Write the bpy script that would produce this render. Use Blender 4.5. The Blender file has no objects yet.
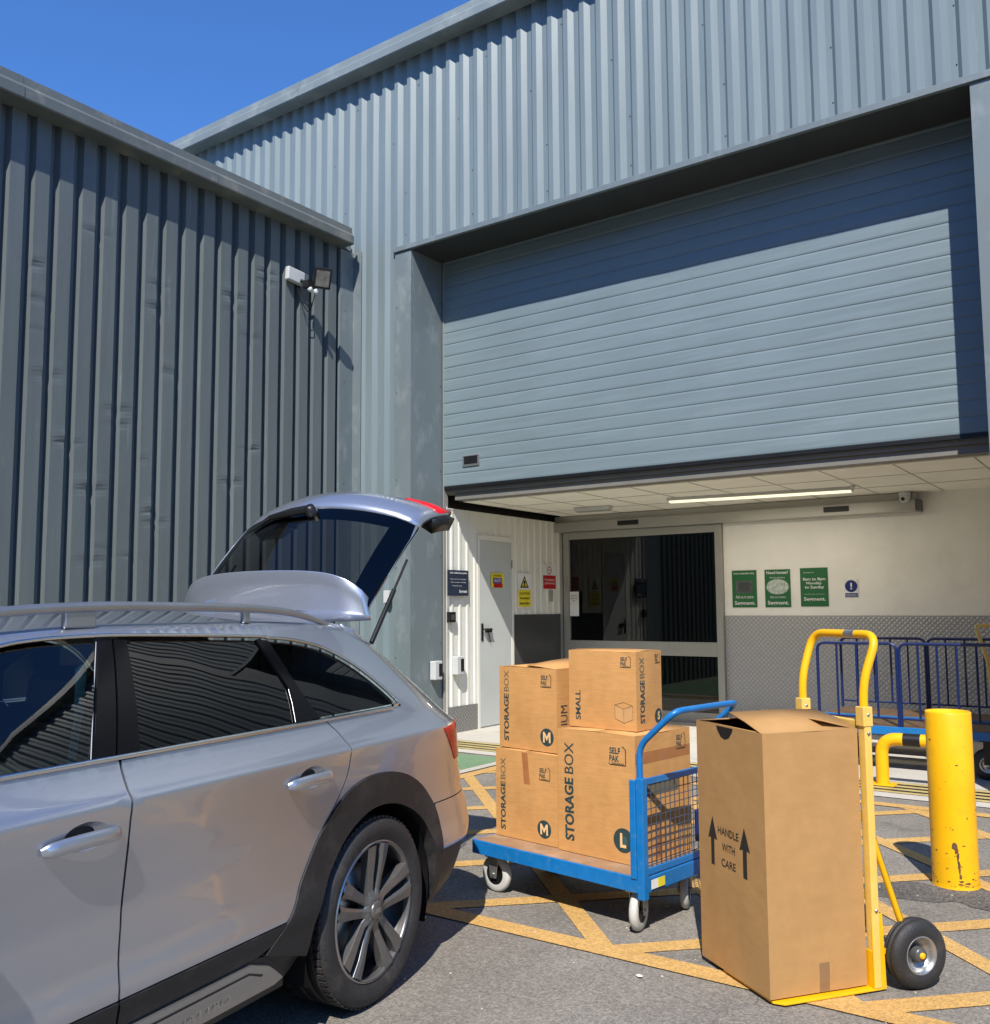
import bpy, bmesh, math, random
import numpy as np
from mathutils import Vector, Matrix, noise
from mathutils.geometry import delaunay_2d_cdt
PI=math.pi; R=math.radians
random.seed(7)
scene=bpy.context.scene
COL=scene.collection
# ------------------------------------------------------------------ camera, sky, sun, exposure
cam_d=bpy.data.cameras.new('camera'); cam=bpy.data.objects.new('camera',cam_d); COL.objects.link(cam)
YAW,PIT,ROL=R(35.3595),R(5.2283),R(-0.3659)
fw=Vector((-math.sin(YAW)*math.cos(PIT),math.cos(YAW)*math.cos(PIT),math.sin(PIT)))
r0=Vector((math.cos(YAW),math.sin(YAW),0)); u0=r0.cross(fw)
rr=r0*math.cos(ROL)+u0*math.sin(ROL); uu=-r0*math.sin(ROL)+u0*math.cos(ROL)
m=Matrix((rr,uu,-fw)).transposed().to_4x4(); m.translation=Vector((0,0,1.45)); cam.matrix_world=m
cam_d.sensor_fit='HORIZONTAL'; cam_d.sensor_width=36; cam_d.lens=936.76/990*36; cam_d.shift_y=10.02/990
cam_d.clip_start=.05; cam_d.clip_end=2000
scene.camera=cam
SUN=Vector((.5,-1,1.25)).normalized()
w=bpy.data.worlds.new('World'); scene.world=w; w.use_nodes=True
nt=w.node_tree; bgn=nt.nodes['Background']; sky=nt.nodes.new('ShaderNodeTexSky'); sky.sky_type='NISHITA'
sky.sun_disc=False; sky.sun_elevation=math.asin(SUN.z); sky.sun_rotation=math.atan2(SUN.x,SUN.y)
sky.air_density=1.0; sky.dust_density=0.0; sky.ozone_density=3.0; sky.altitude=50
tint=nt.nodes.new('ShaderNodeMix'); tint.data_type='RGBA'; tint.blend_type='MULTIPLY'; tint.inputs[0].default_value=1; tint.inputs[7].default_value=(.80,1.34,2.05,1)
nt.links.new(sky.outputs[0],tint.inputs[6]); nt.links.new(tint.outputs[2],bgn.inputs[0]); bgn.inputs[1].default_value=.078
sl=bpy.data.lights.new('sun','SUN'); so=bpy.data.objects.new('sun',sl); COL.objects.link(so)
sl.energy=5.0; sl.angle=R(.53); sl.color=(1,.955,.88)
so.rotation_euler=(-SUN).to_track_quat('-Z','Y').to_euler(); so.location=(4,-8,14)
vs=scene.view_settings; vs.view_transform='Standard'; vs.look='None'; vs.exposure=0.40; vs.gamma=1; vs.use_curve_mapping=False
scene.render.engine='CYCLES'
scene.cycles.max_bounces=8; scene.cycles.transparent_max_bounces=16
# ------------------------------------------------------------------ materials
def newmat(n):
    m=bpy.data.materials.new(n); m.use_nodes=True; nt=m.node_tree
    return m,nt,nt.nodes['Principled BSDF']
def N(nt,t,**k):
    n=nt.nodes.new(t)
    for a,b in k.items(): setattr(n,a,b)
    return n
def mat(n,c,rough=.5,metal=0.,coat=0.,var=.12,vscale=6.,bump=0.,bscale=80.,spec=.5,emis=0,coords='Object',stretch=(1,1,1),dirt=None,rvar=.08):
    m,nt,p=newmat(n); L=nt.links
    tc=N(nt,'ShaderNodeTexCoord'); mp=N(nt,'ShaderNodeMapping'); mp.inputs['Scale'].default_value=stretch
    L.new(tc.outputs[coords],mp.inputs[0])
    nz=N(nt,'ShaderNodeTexNoise'); nz.inputs['Scale'].default_value=vscale; nz.inputs['Detail'].default_value=6; nz.inputs['Roughness'].default_value=.6
    L.new(mp.outputs[0],nz.inputs[0])
    cr=N(nt,'ShaderNodeValToRGB'); cr.color_ramp.elements[0].position=.3; cr.color_ramp.elements[1].position=.7
    cr.color_ramp.elements[0].color=(*[x*(1-var) for x in c],1); cr.color_ramp.elements[1].color=(*[min(x*(1+var),1) for x in c],1)
    L.new(nz.outputs[0],cr.inputs[0]); out=cr.outputs[0]
    if dirt:
        dc,amt,ds=dirt
        n2=N(nt,'ShaderNodeTexNoise'); n2.inputs['Scale'].default_value=ds; n2.inputs['Detail'].default_value=8; n2.inputs['Roughness'].default_value=.7
        L.new(mp.outputs[0],n2.inputs[0])
        r2=N(nt,'ShaderNodeValToRGB'); r2.color_ramp.elements[0].position=.52; r2.color_ramp.elements[1].position=.75
        r2.color_ramp.elements[0].color=(0,0,0,1); r2.color_ramp.elements[1].color=(amt,amt,amt,1)
        L.new(n2.outputs[0],r2.inputs[0])
        mx=N(nt,'ShaderNodeMix',data_type='RGBA'); L.new(r2.outputs[0],mx.inputs[0]); L.new(out,mx.inputs[6]); mx.inputs[7].default_value=(*dc,1); out=mx.outputs[2]
    L.new(out,p.inputs['Base Color'])
    mr=N(nt,'ShaderNodeMapRange'); mr.inputs[3].default_value=max(rough-rvar,0.02); mr.inputs[4].default_value=min(rough+rvar,1)
    L.new(nz.outputs[0],mr.inputs[0]); L.new(mr.outputs[0],p.inputs['Roughness'])
    p.inputs['Metallic'].default_value=metal; p.inputs['Coat Weight'].default_value=coat; p.inputs['Coat Roughness'].default_value=.04
    p.inputs['Specular IOR Level'].default_value=spec
    if emis: p.inputs['Emission Color'].default_value=(*c,1); p.inputs['Emission Strength'].default_value=emis
    if bump:
        n3=N(nt,'ShaderNodeTexNoise'); n3.inputs['Scale'].default_value=bscale; n3.inputs['Detail'].default_value=4
        L.new(mp.outputs[0],n3.inputs[0]); b=N(nt,'ShaderNodeBump'); b.inputs['Strength'].default_value=bump; b.inputs['Distance'].default_value=.01
        L.new(n3.outputs[0],b.inputs['Height']); L.new(b.outputs[0],p.inputs['Normal'])
    return m
def glassmat(n,tint,ior=1.5,rough=0.0,fmul=1.0,bmp=.10):
    m,nt,p=newmat(n); nt.nodes.remove(p); L=nt.links; o=nt.nodes['Material Output']
    tr=N(nt,'ShaderNodeBsdfTransparent'); tr.inputs[0].default_value=(*tint,1)
    gl=N(nt,'ShaderNodeBsdfGlossy'); gl.inputs['Roughness'].default_value=rough; gl.inputs[0].default_value=(1,1,1,1)
    nz=N(nt,'ShaderNodeTexNoise'); nz.inputs['Scale'].default_value=2.2; nz.inputs['Detail'].default_value=1
    tc=N(nt,'ShaderNodeTexCoord'); L.new(tc.outputs['Object'],nz.inputs[0])
    b=N(nt,'ShaderNodeBump'); b.inputs['Strength'].default_value=bmp; b.inputs['Distance'].default_value=.01; L.new(nz.outputs[0],b.inputs['Height'])
    L.new(b.outputs[0],gl.inputs['Normal'])
    fr=N(nt,'ShaderNodeFresnel'); fr.inputs[0].default_value=ior
    mu=N(nt,'ShaderNodeMath',operation='MULTIPLY',use_clamp=True); mu.inputs[1].default_value=fmul; L.new(fr.outputs[0],mu.inputs[0])
    mx=N(nt,'ShaderNodeMixShader'); L.new(mu.outputs[0],mx.inputs[0]); L.new(tr.outputs[0],mx.inputs[1]); L.new(gl.outputs[0],mx.inputs[2]); L.new(mx.outputs[0],o.inputs[0])
    return m
BLUEGREY=(.20,.262,.30)
M={}
def cladmat(n,c,rough,marks):
    # coated steel sheet: slow tone drift, vertical streaks, chalky scuffs
    m=mat(n,c,rough,var=.07,vscale=1.4,bump=.12,bscale=3.0,stretch=(1,1,.25),spec=.5)
    nt=m.node_tree; L=nt.links; p=nt.nodes['Principled BSDF']
    tc=N(nt,'ShaderNodeTexCoord')
    mp=N(nt,'ShaderNodeMapping'); mp.inputs['Scale'].default_value=(7,7,.45); L.new(tc.outputs['Object'],mp.inputs[0])
    nz=N(nt,'ShaderNodeTexNoise'); nz.inputs['Scale'].default_value=1.6; nz.inputs['Detail'].default_value=9; nz.inputs['Roughness'].default_value=.75; L.new(mp.outputs[0],nz.inputs[0])
    r=N(nt,'ShaderNodeValToRGB'); r.color_ramp.elements[0].position=.60; r.color_ramp.elements[1].position=.78
    r.color_ramp.elements[0].color=(0,0,0,1); r.color_ramp.elements[1].color=(marks,marks,marks,1); L.new(nz.outputs[0],r.inputs[0])
    src=p.inputs['Base Color'].links[0].from_socket
    mx=N(nt,'ShaderNodeMix',data_type='RGBA'); L.new(r.outputs[0],mx.inputs[0]); L.new(src,mx.inputs[6]); mx.inputs[7].default_value=(.50,.54,.56,1)
    n2=N(nt,'ShaderNodeTexNoise'); n2.inputs['Scale'].default_value=2.4; n2.inputs['Detail'].default_value=7; L.new(mp.outputs[0],n2.inputs[0])
    r2=N(nt,'ShaderNodeMapRange'); r2.inputs[1].default_value=.35; r2.inputs[2].default_value=.65; r2.inputs[3].default_value=.95; r2.inputs[4].default_value=1.03; L.new(n2.outputs[0],r2.inputs[0])
    mu=N(nt,'ShaderNodeMix',data_type='RGBA',blend_type='MULTIPLY'); mu.inputs[0].default_value=1; L.new(mx.outputs[2],mu.inputs[6]); L.new(r2.outputs[0],mu.inputs[7])
    L.new(mu.outputs[2],p.inputs['Base Color'])
    return m
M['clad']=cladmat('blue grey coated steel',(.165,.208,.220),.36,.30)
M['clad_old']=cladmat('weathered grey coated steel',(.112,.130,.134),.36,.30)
M['trim']=mat('grey steel flashing',(.146,.177,.186),.42,var=.07,vscale=1.2,dirt=((.42,.44,.44),.35,5),stretch=(1,1,.5))
M['trim_brown']=mat('grey brown painted beam',(.17,.16,.14),.55,var=.1,vscale=3)
M['soffit']=mat('shade-darkened soffit steel',(.035,.038,.038),.6,var=.15,vscale=3)  # base colour darkened to carry the shade under the lintel
M['gutter']=mat('grey gutter steel',(.115,.130,.128),.42,var=.1,vscale=1.5,dirt=((.38,.33,.25),.5,3))
M['gutter_far']=mat('pale grey gutter steel',(.185,.218,.222),.42,var=.1,vscale=1.5,dirt=((.5,.5,.42),.3,3))
M['shutter']=mat('shutter lath steel',(.164,.213,.232),.42,var=.06,vscale=1.3,bump=.10,bscale=5,dirt=((.30,.35,.37),.16,2.2),stretch=(.5,1,1.2))
M['screw']=mat('dark screw heads',(.05,.06,.07),.4,metal=.6)
M['white_clad']=mat('cream coated sheet',(.68,.67,.60),.5,var=.05,dirt=((.45,.43,.36),.3,6),stretch=(1,1,.3))
M['white_wall']=mat('painted plasterboard',(.80,.78,.72),.7,var=.05,vscale=2,bump=.08,bscale=60,dirt=((.58,.54,.46),.35,1.6))
M['ceiling_tile']=mat('ceiling tile',(.84,.81,.71),.8,var=.05,vscale=3)
M['white_plastic']=mat('white plastic',(.50,.51,.50),.4,var=.04)
M['door_grey']=mat('pale grey door paint',(.47,.49,.47),.4,var=.04,vscale=2)
M['alu']=mat('silver anodised aluminium',(.38,.37,.33),.38,metal=.35,var=.06,vscale=2)
M['dark']=mat('black plastic',(.006,.006,.0065),.45,var=.2)
M['darkmetal']=mat('dark steel sheet',(.10,.10,.095),.35,metal=.4,var=.1,vscale=3)
M['yellow']=mat('yellow powder coat',(.84,.43,.004),.38,var=.05,vscale=9,dirt=((.50,.27,.02),.35,14),spec=.4)
M['pale_yellow']=mat('worn yellow paint',(.76,.48,.10),.38,var=.06,vscale=9,dirt=((.80,.64,.34),.4,9),coat=.1)
M['blue']=mat('bright blue paint',(.006,.15,.42),.34,var=.10,vscale=7,dirt=((.10,.22,.36),.5,26))
M['navy']=mat('dark blue paint',(.005,.016,.085),.35,var=.1,vscale=7,coat=.2)
M['zinc']=mat('zinc plated steel',(.45,.45,.44),.35,metal=.85,var=.1,vscale=20)
M['rubber_grey']=mat('pale grey wheel rubber',(.50,.50,.47),.6,var=.08,vscale=20,dirt=((.2,.19,.17),.5,25))
M['rubber']=mat('black tyre rubber',(.022,.021,.021),.62,var=.25,vscale=14,bump=.25,bscale=120,dirt=((.12,.10,.08),.45,9))
M['mesh_wire']=mat('grimy blue grey wire',(.07,.09,.13),.4,metal=.3)
M['board_dark']=mat('dark deck board',(.10,.058,.03),.6,var=.25,vscale=8)  # darker brown than the other deck board
M['board']=mat('worn deck board',(.32,.19,.105),.6,var=.2,vscale=8,dirt=((.5,.42,.33),.5,6))
M['ink']=mat('dark teal print',(.018,.045,.045),.7,var=.15,vscale=60)
M['ink_light']=mat('lighter brown print',(.13,.11,.07),.7,var=.15,vscale=60)
M['ink_black']=mat('black print',(.018,.014,.010),.7,var=.2,vscale=60)
M['tape']=mat('brown parcel tape',(.36,.145,.05),.25,var=.1,vscale=20)
M['tape2']=mat('tan parcel tape',(.24,.14,.07),.3,var=.1,vscale=20)
M['card_tint']=mat('tinted kraft',(.50,.28,.11),.75)
M['circle_letter']=mat('kraft letter',(.75,.47,.22),.7,var=.05)
def cardboard(n,c,amount=.06,grain=.07,stretch=26):
    m=mat(n,c,.75,var=amount,vscale=14,bump=.10,bscale=30,spec=.25,dirt=((c[0]*.8,c[1]*.74,c[2]*.68),.5,3.2))
    nt=m.node_tree; L=nt.links; p=nt.nodes['Principled BSDF']; tc=N(nt,'ShaderNodeTexCoord')
    mp=N(nt,'ShaderNodeMapping'); mp.inputs['Scale'].default_value=(2,2,stretch); L.new(tc.outputs['Object'],mp.inputs[0])
    nz=N(nt,'ShaderNodeTexNoise'); nz.inputs['Scale'].default_value=4; nz.inputs['Detail'].default_value=7; L.new(mp.outputs[0],nz.inputs[0])
    r2=N(nt,'ShaderNodeMapRange'); r2.inputs[1].default_value=.3; r2.inputs[2].default_value=.7; r2.inputs[3].default_value=1-grain; r2.inputs[4].default_value=1+grain*.8; L.new(nz.outputs[0],r2.inputs[0])
    src=p.inputs['Base Color'].links[0].from_socket
    mu=N(nt,'ShaderNodeMix',data_type='RGBA',blend_type='MULTIPLY'); mu.inputs[0].default_value=1; L.new(src,mu.inputs[6]); L.new(r2.outputs[0],mu.inputs[7]); L.new(mu.outputs[2],p.inputs['Base Color'])
    return m
M['card']=cardboard('kraft cardboard',(.535,.275,.094))
M['card_big']=cardboard('matt tan cardboard',(.415,.232,.087),.05,.03,8)
M['card_in']=mat('cardboard inside',(.30,.18,.09),.8)
def groundmat(n,c1,c2,speck=.0,yell=None):
    m,nt,p=newmat(n); L=nt.links; tc=N(nt,'ShaderNodeTexCoord')
    a=N(nt,'ShaderNodeTexNoise'); a.inputs['Scale'].default_value=.9; a.inputs['Detail'].default_value=10; a.inputs['Roughness'].default_value=.68; L.new(tc.outputs['Object'],a.inputs[0])
    cr=N(nt,'ShaderNodeValToRGB'); cr.color_ramp.elements[0].position=.32; cr.color_ramp.elements[1].position=.68; cr.color_ramp.elements[0].color=(*c1,1); cr.color_ramp.elements[1].color=(*c2,1); L.new(a.outputs[0],cr.inputs[0])
    v=N(nt,'ShaderNodeTexVoronoi'); v.inputs['Scale'].default_value=130; L.new(tc.outputs['Object'],v.inputs[0])
    sx=N(nt,'ShaderNodeSeparateXYZ'); L.new(v.outputs['Color'],sx.inputs[0])
    r=N(nt,'ShaderNodeMapRange'); r.inputs[3].default_value=1-speck; r.inputs[4].default_value=1+speck; L.new(sx.outputs[0],r.inputs[0])
    v2=N(nt,'ShaderNodeTexNoise'); v2.inputs['Scale'].default_value=38; v2.inputs['Detail'].default_value=5; v2.inputs['Roughness'].default_value=.8; L.new(tc.outputs['Object'],v2.inputs[0])
    rb=N(nt,'ShaderNodeMapRange'); rb.inputs[1].default_value=.3; rb.inputs[2].default_value=.7; rb.inputs[3].default_value=1-speck*.6; rb.inputs[4].default_value=1+speck*.6; L.new(v2.outputs[0],rb.inputs[0])
    m1=N(nt,'ShaderNodeMix',data_type='RGBA',blend_type='MULTIPLY'); m1.inputs[0].default_value=1; L.new(cr.outputs[0],m1.inputs[6]); L.new(r.outputs[0],m1.inputs[7])
    m2=N(nt,'ShaderNodeMix',data_type='RGBA',blend_type='MULTIPLY'); m2.inputs[0].default_value=1; L.new(m1.outputs[2],m2.inputs[6]); L.new(rb.outputs[0],m2.inputs[7])
    # oil and tyre stains
    s=N(nt,'ShaderNodeTexNoise'); s.inputs['Scale'].default_value=1.7; s.inputs['Detail'].default_value=5; s.inputs['Distortion'].default_value=.6; L.new(tc.outputs['Object'],s.inputs[0])
    rs=N(nt,'ShaderNodeValToRGB'); rs.color_ramp.elements[0].position=.60; rs.color_ramp.elements[1].position=.74; rs.color_ramp.elements[0].color=(1,1,1,1); rs.color_ramp.elements[1].color=(.72,.70,.68,1); L.new(s.outputs[0],rs.inputs[0])
    m3=N(nt,'ShaderNodeMix',data_type='RGBA',blend_type='MULTIPLY'); m3.inputs[0].default_value=1; L.new(m2.outputs[2],m3.inputs[6]); L.new(rs.outputs[0],m3.inputs[7])
    out=m3.outputs[2]
    if not yell and speck==.27:
        mw=N(nt,'ShaderNodeMapping'); mw.inputs['Rotation'].default_value=(0,0,R(-20)); mw.inputs['Scale'].default_value=(1.0,.16,1); L.new(tc.outputs['Object'],mw.inputs[0])
        tn=N(nt,'ShaderNodeTexNoise'); tn.inputs['Scale'].default_value=2.2; tn.inputs['Detail'].default_value=7; tn.inputs['Roughness'].default_value=.6; L.new(mw.outputs[0],tn.inputs[0])
        tr_=N(nt,'ShaderNodeMapRange'); tr_.inputs[1].default_value=.38; tr_.inputs[2].default_value=.66; tr_.inputs[3].default_value=1.10; tr_.inputs[4].default_value=.84; L.new(tn.outputs[0],tr_.inputs[0])
        m4=N(nt,'ShaderNodeMix',data_type='RGBA',blend_type='MULTIPLY'); m4.inputs[0].default_value=1; L.new(out,m4.inputs[6]); L.new(tr_.outputs[0],m4.inputs[7])
        vc=N(nt,'ShaderNodeTexVoronoi',feature='DISTANCE_TO_EDGE'); vc.inputs['Scale'].default_value=.55
        wn2=N(nt,'ShaderNodeTexNoise'); wn2.inputs['Scale'].default_value=3; wn2.inputs['Detail'].default_value=6; L.new(tc.outputs['Object'],wn2.inputs[0])
        mxc=N(nt,'ShaderNodeMix',data_type='RGBA'); mxc.inputs[0].default_value=.18; L.new(tc.outputs['Object'],mxc.inputs[6]); L.new(wn2.outputs['Color'],mxc.inputs[7]); L.new(mxc.outputs[2],vc.inputs[0])
        cr2=N(nt,'ShaderNodeMapRange'); cr2.inputs[1].default_value=.0; cr2.inputs[2].default_value=.003; cr2.inputs[3].default_value=.72; cr2.inputs[4].default_value=1; L.new(vc.outputs['Distance'],cr2.inputs[0])
        m5=N(nt,'ShaderNodeMix',data_type='RGBA',blend_type='MULTIPLY'); m5.inputs[0].default_value=1; L.new(m4.outputs[2],m5.inputs[6]); L.new(cr2.outputs[0],m5.inputs[7]); out=m5.outputs[2]
        # pale aggregate showing as bright grains
        vg=N(nt,'ShaderNodeTexVoronoi'); vg.inputs['Scale'].default_value=85; L.new(tc.outputs['Object'],vg.inputs[0]); sg=N(nt,'ShaderNodeSeparateXYZ'); L.new(vg.outputs['Color'],sg.inputs[0])
        gg=N(nt,'ShaderNodeMapRange'); gg.inputs[1].default_value=.86; gg.inputs[2].default_value=.9; gg.inputs[3].default_value=0; gg.inputs[4].default_value=.28; L.new(sg.outputs[1],gg.inputs[0])
        m6=N(nt,'ShaderNodeMix',data_type='RGBA'); L.new(gg.outputs[0],m6.inputs[0]); L.new(out,m6.inputs[6]); m6.inputs[7].default_value=(.36,.33,.29,1); out=m6.outputs[2]
    if yell:   # worn paint: asphalt showing through
        wn=N(nt,'ShaderNodeTexNoise'); wn.inputs['Scale'].default_value=22; wn.inputs['Detail'].default_value=9; wn.inputs['Roughness'].default_value=.75; L.new(tc.outputs['Object'],wn.inputs[0])
        wr=N(nt,'ShaderNodeValToRGB'); wr.color_ramp.elements[0].position=.54; wr.color_ramp.elements[1].position=.70; wr.color_ramp.elements[0].color=(0,0,0,1); wr.color_ramp.elements[1].color=(.45,.45,.45,1); L.new(wn.outputs[0],wr.inputs[0])
        mx=N(nt,'ShaderNodeMix',data_type='RGBA'); L.new(wr.outputs[0],mx.inputs[0]); L.new(out,mx.inputs[6]); mx.inputs[7].default_value=(*yell,1); out=mx.outputs[2]
    L.new(out,p.inputs['Base Color']); p.inputs['Roughness'].default_value=.85; p.inputs['Specular IOR Level'].default_value=.25
    b=N(nt,'ShaderNodeBump'); b.inputs['Strength'].default_value=.55; b.inputs['Distance'].default_value=.004; L.new(v.outputs['Distance'],b.inputs['Height'])
    b2=N(nt,'ShaderNodeBump'); b2.inputs['Strength'].default_value=.4; b2.inputs['Distance'].default_value=.01; L.new(v2.outputs[0],b2.inputs['Height']); L.new(b.outputs[0],b2.inputs['Normal']); L.new(b2.outputs[0],p.inputs['Normal'])
    return m
M['asphalt']=groundmat('aged asphalt',(.178,.161,.137),(.236,.214,.183),.27)
M['tar']=groundmat('rough dark tarmac repair',(.085,.078,.070),(.15,.138,.122),.48)
M['concrete']=groundmat('smooth pale concrete',(.44,.415,.36),(.54,.505,.44),.05)
M['line']=groundmat('worn yellow road paint',(.47,.275,.085),(.58,.355,.125),.20,yell=(.26,.20,.13))
M['green_paint']=groundmat('green walkway paint',(.13,.22,.12),(.17,.27,.15),.12,yell=(.3,.3,.26))
M['white_paint']=groundmat('worn white road paint',(.42,.38,.32),(.52,.47,.40),.1,yell=(.25,.22,.2))
M['strip_yellow']=mat('yellow threshold strip',(.46,.36,.14),.6,var=.15,vscale=8)
def plate(n,c,axis='X'):
    # tread plate: raised lozenges on a 45 degree weave
    m,nt,p=newmat(n); L=nt.links; tc=N(nt,'ShaderNodeTexCoord')
    mp=N(nt,'ShaderNodeMapping'); mp.inputs['Rotation'].default_value=(0,R(45),0) if axis=='X' else (R(45),0,0); L.new(tc.outputs['Object'],mp.inputs[0])
    wv=N(nt,'ShaderNodeTexWave',bands_direction=axis); wv.inputs['Scale'].default_value=8; L.new(mp.outputs[0],wv.inputs[0])
    wz=N(nt,'ShaderNodeTexWave',bands_direction='Z'); wz.inputs['Scale'].default_value=8; L.new(mp.outputs[0],wz.inputs[0])
    ml=N(nt,'ShaderNodeMath',operation='MULTIPLY'); L.new(wv.outputs['Fac'],ml.inputs[0]); L.new(wz.outputs['Fac'],ml.inputs[1])
    b=N(nt,'ShaderNodeBump'); b.inputs['Strength'].default_value=.9; b.inputs['Distance'].default_value=.006; L.new(ml.outputs[0],b.inputs['Height']); L.new(b.outputs[0],p.inputs['Normal'])
    r=N(nt,'ShaderNodeMapRange'); r.inputs[3].default_value=.90; r.inputs[4].default_value=1.32; L.new(ml.outputs[0],r.inputs[0])
    mu=N(nt,'ShaderNodeMix',data_type='RGBA',blend_type='MULTIPLY'); mu.inputs[0].default_value=1; mu.inputs[6].default_value=(*c,1); L.new(r.outputs[0],mu.inputs[7]); L.new(mu.outputs[2],p.inputs['Base Color'])
    p.inputs['Metallic'].default_value=.35; p.inputs['Roughness'].default_value=.42
    return m
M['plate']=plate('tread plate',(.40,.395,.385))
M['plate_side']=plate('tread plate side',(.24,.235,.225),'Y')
# car
def carpaint(n,c,rough=.305,metal=.805):
    m=mat(n,c,rough,metal=metal,coat=1.0,var=.015,vscale=2,rvar=0)
    p=m.node_tree.nodes['Principled BSDF']; l=p.inputs['Roughness'].links[0]; m.node_tree.links.remove(l); p.inputs['Roughness'].default_value=rough; p.inputs['Coat Roughness'].default_value=.03
    return m
M['paint']=carpaint('metallic silver car paint',(.47,.498,.56))
M['chrome']=mat('satin chrome',(.72,.72,.72),.16,metal=1,var=.03)
M['satin']=mat('satin aluminium trim',(.42,.42,.42),.35,metal=.85,var=.05)
M['gloss_black']=mat('gloss black trim',(.004,.004,.005),.12,coat=.0,var=.1,spec=.16)
M['cladding']=mat('textured grey plastic',(.013,.014,.016),.52,var=.12,bump=.15,bscale=260,dirt=((.10,.085,.065),.4,6))
M['bumper_low']=mat('dusty bumper plastic',(.040,.035,.030),.5,var=.12,bump=.1,bscale=200)
M['rim']=mat('dark grey alloy',(.17,.168,.165),.34,metal=.65,var=.06,dirt=((.3,.22,.15),.35,12))
M['rim_lip']=mat('machined alloy',(.42,.41,.40),.28,metal=.85,var=.05)
M['glass_clear']=glassmat('green tinted car glass',(.55,.66,.60),1.52,fmul=1.3)
M['glass_dark']=glassmat('privacy glass',(.008,.008,.009),1.5,fmul=.85,bmp=.22)
M['glass_hatch']=glassmat('hatch glass',(.20,.20,.195),1.5,fmul=.75,rough=.06)
M['glass_door']=glassmat('door glass',(.42,.43,.41),1.5,fmul=.95,bmp=.012)
M['lamp_red']=mat('red lamp lens',(.55,.012,.016),.22,coat=.0,spec=.3,var=.15,vscale=18)
M['lamp_dark']=mat('smoked lamp lens',(.06,.01,.01),.12,coat=.8)
M['interior']=mat('black leather',(.018,.018,.02),.5,var=.2)
M['interior2']=mat('grey headlining',(.30,.29,.27),.8)
M['belt']=mat('pale belt webbing',(.42,.60,.50),.6)
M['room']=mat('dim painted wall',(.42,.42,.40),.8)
M['sign_green']=mat('green sign',(.022,.13,.045),.4,var=.05)
M['sign_navy']=mat('navy sign',(.018,.028,.05),.4)
M['sign_white']=mat('white sign',(.72,.72,.70),.4)
M['sign_yellow']=mat('yellow sign',(.72,.60,.03),.4)
M['sign_red']=mat('red sign',(.45,.01,.015),.4)
M['sign_blue']=mat('blue sign',(.015,.03,.16),.4)
M['sign_grey']=mat('photo grey',(.09,.10,.10),.5,var=.5,vscale=25)
M['sign_pic']=mat('pale photo print',(.42,.48,.44),.5,var=.4,vscale=30)
M['lit']=mat('lit diffuser',(1,.90,.62),.5,emis=.85)
M['lamp_glass']=mat('dusty lamp glass',(.20,.19,.17),.25,var=.4,vscale=14)
M['rust']=mat('rusty bare steel',(.10,.052,.022),.8,var=.4,vscale=60)
M['opp_clad']=mat('pale grey cladding',(.36,.36,.35),.5,var=.06,vscale=1)
M['violet']=mat('violet print',(.10,.05,.25),.5)
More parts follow.
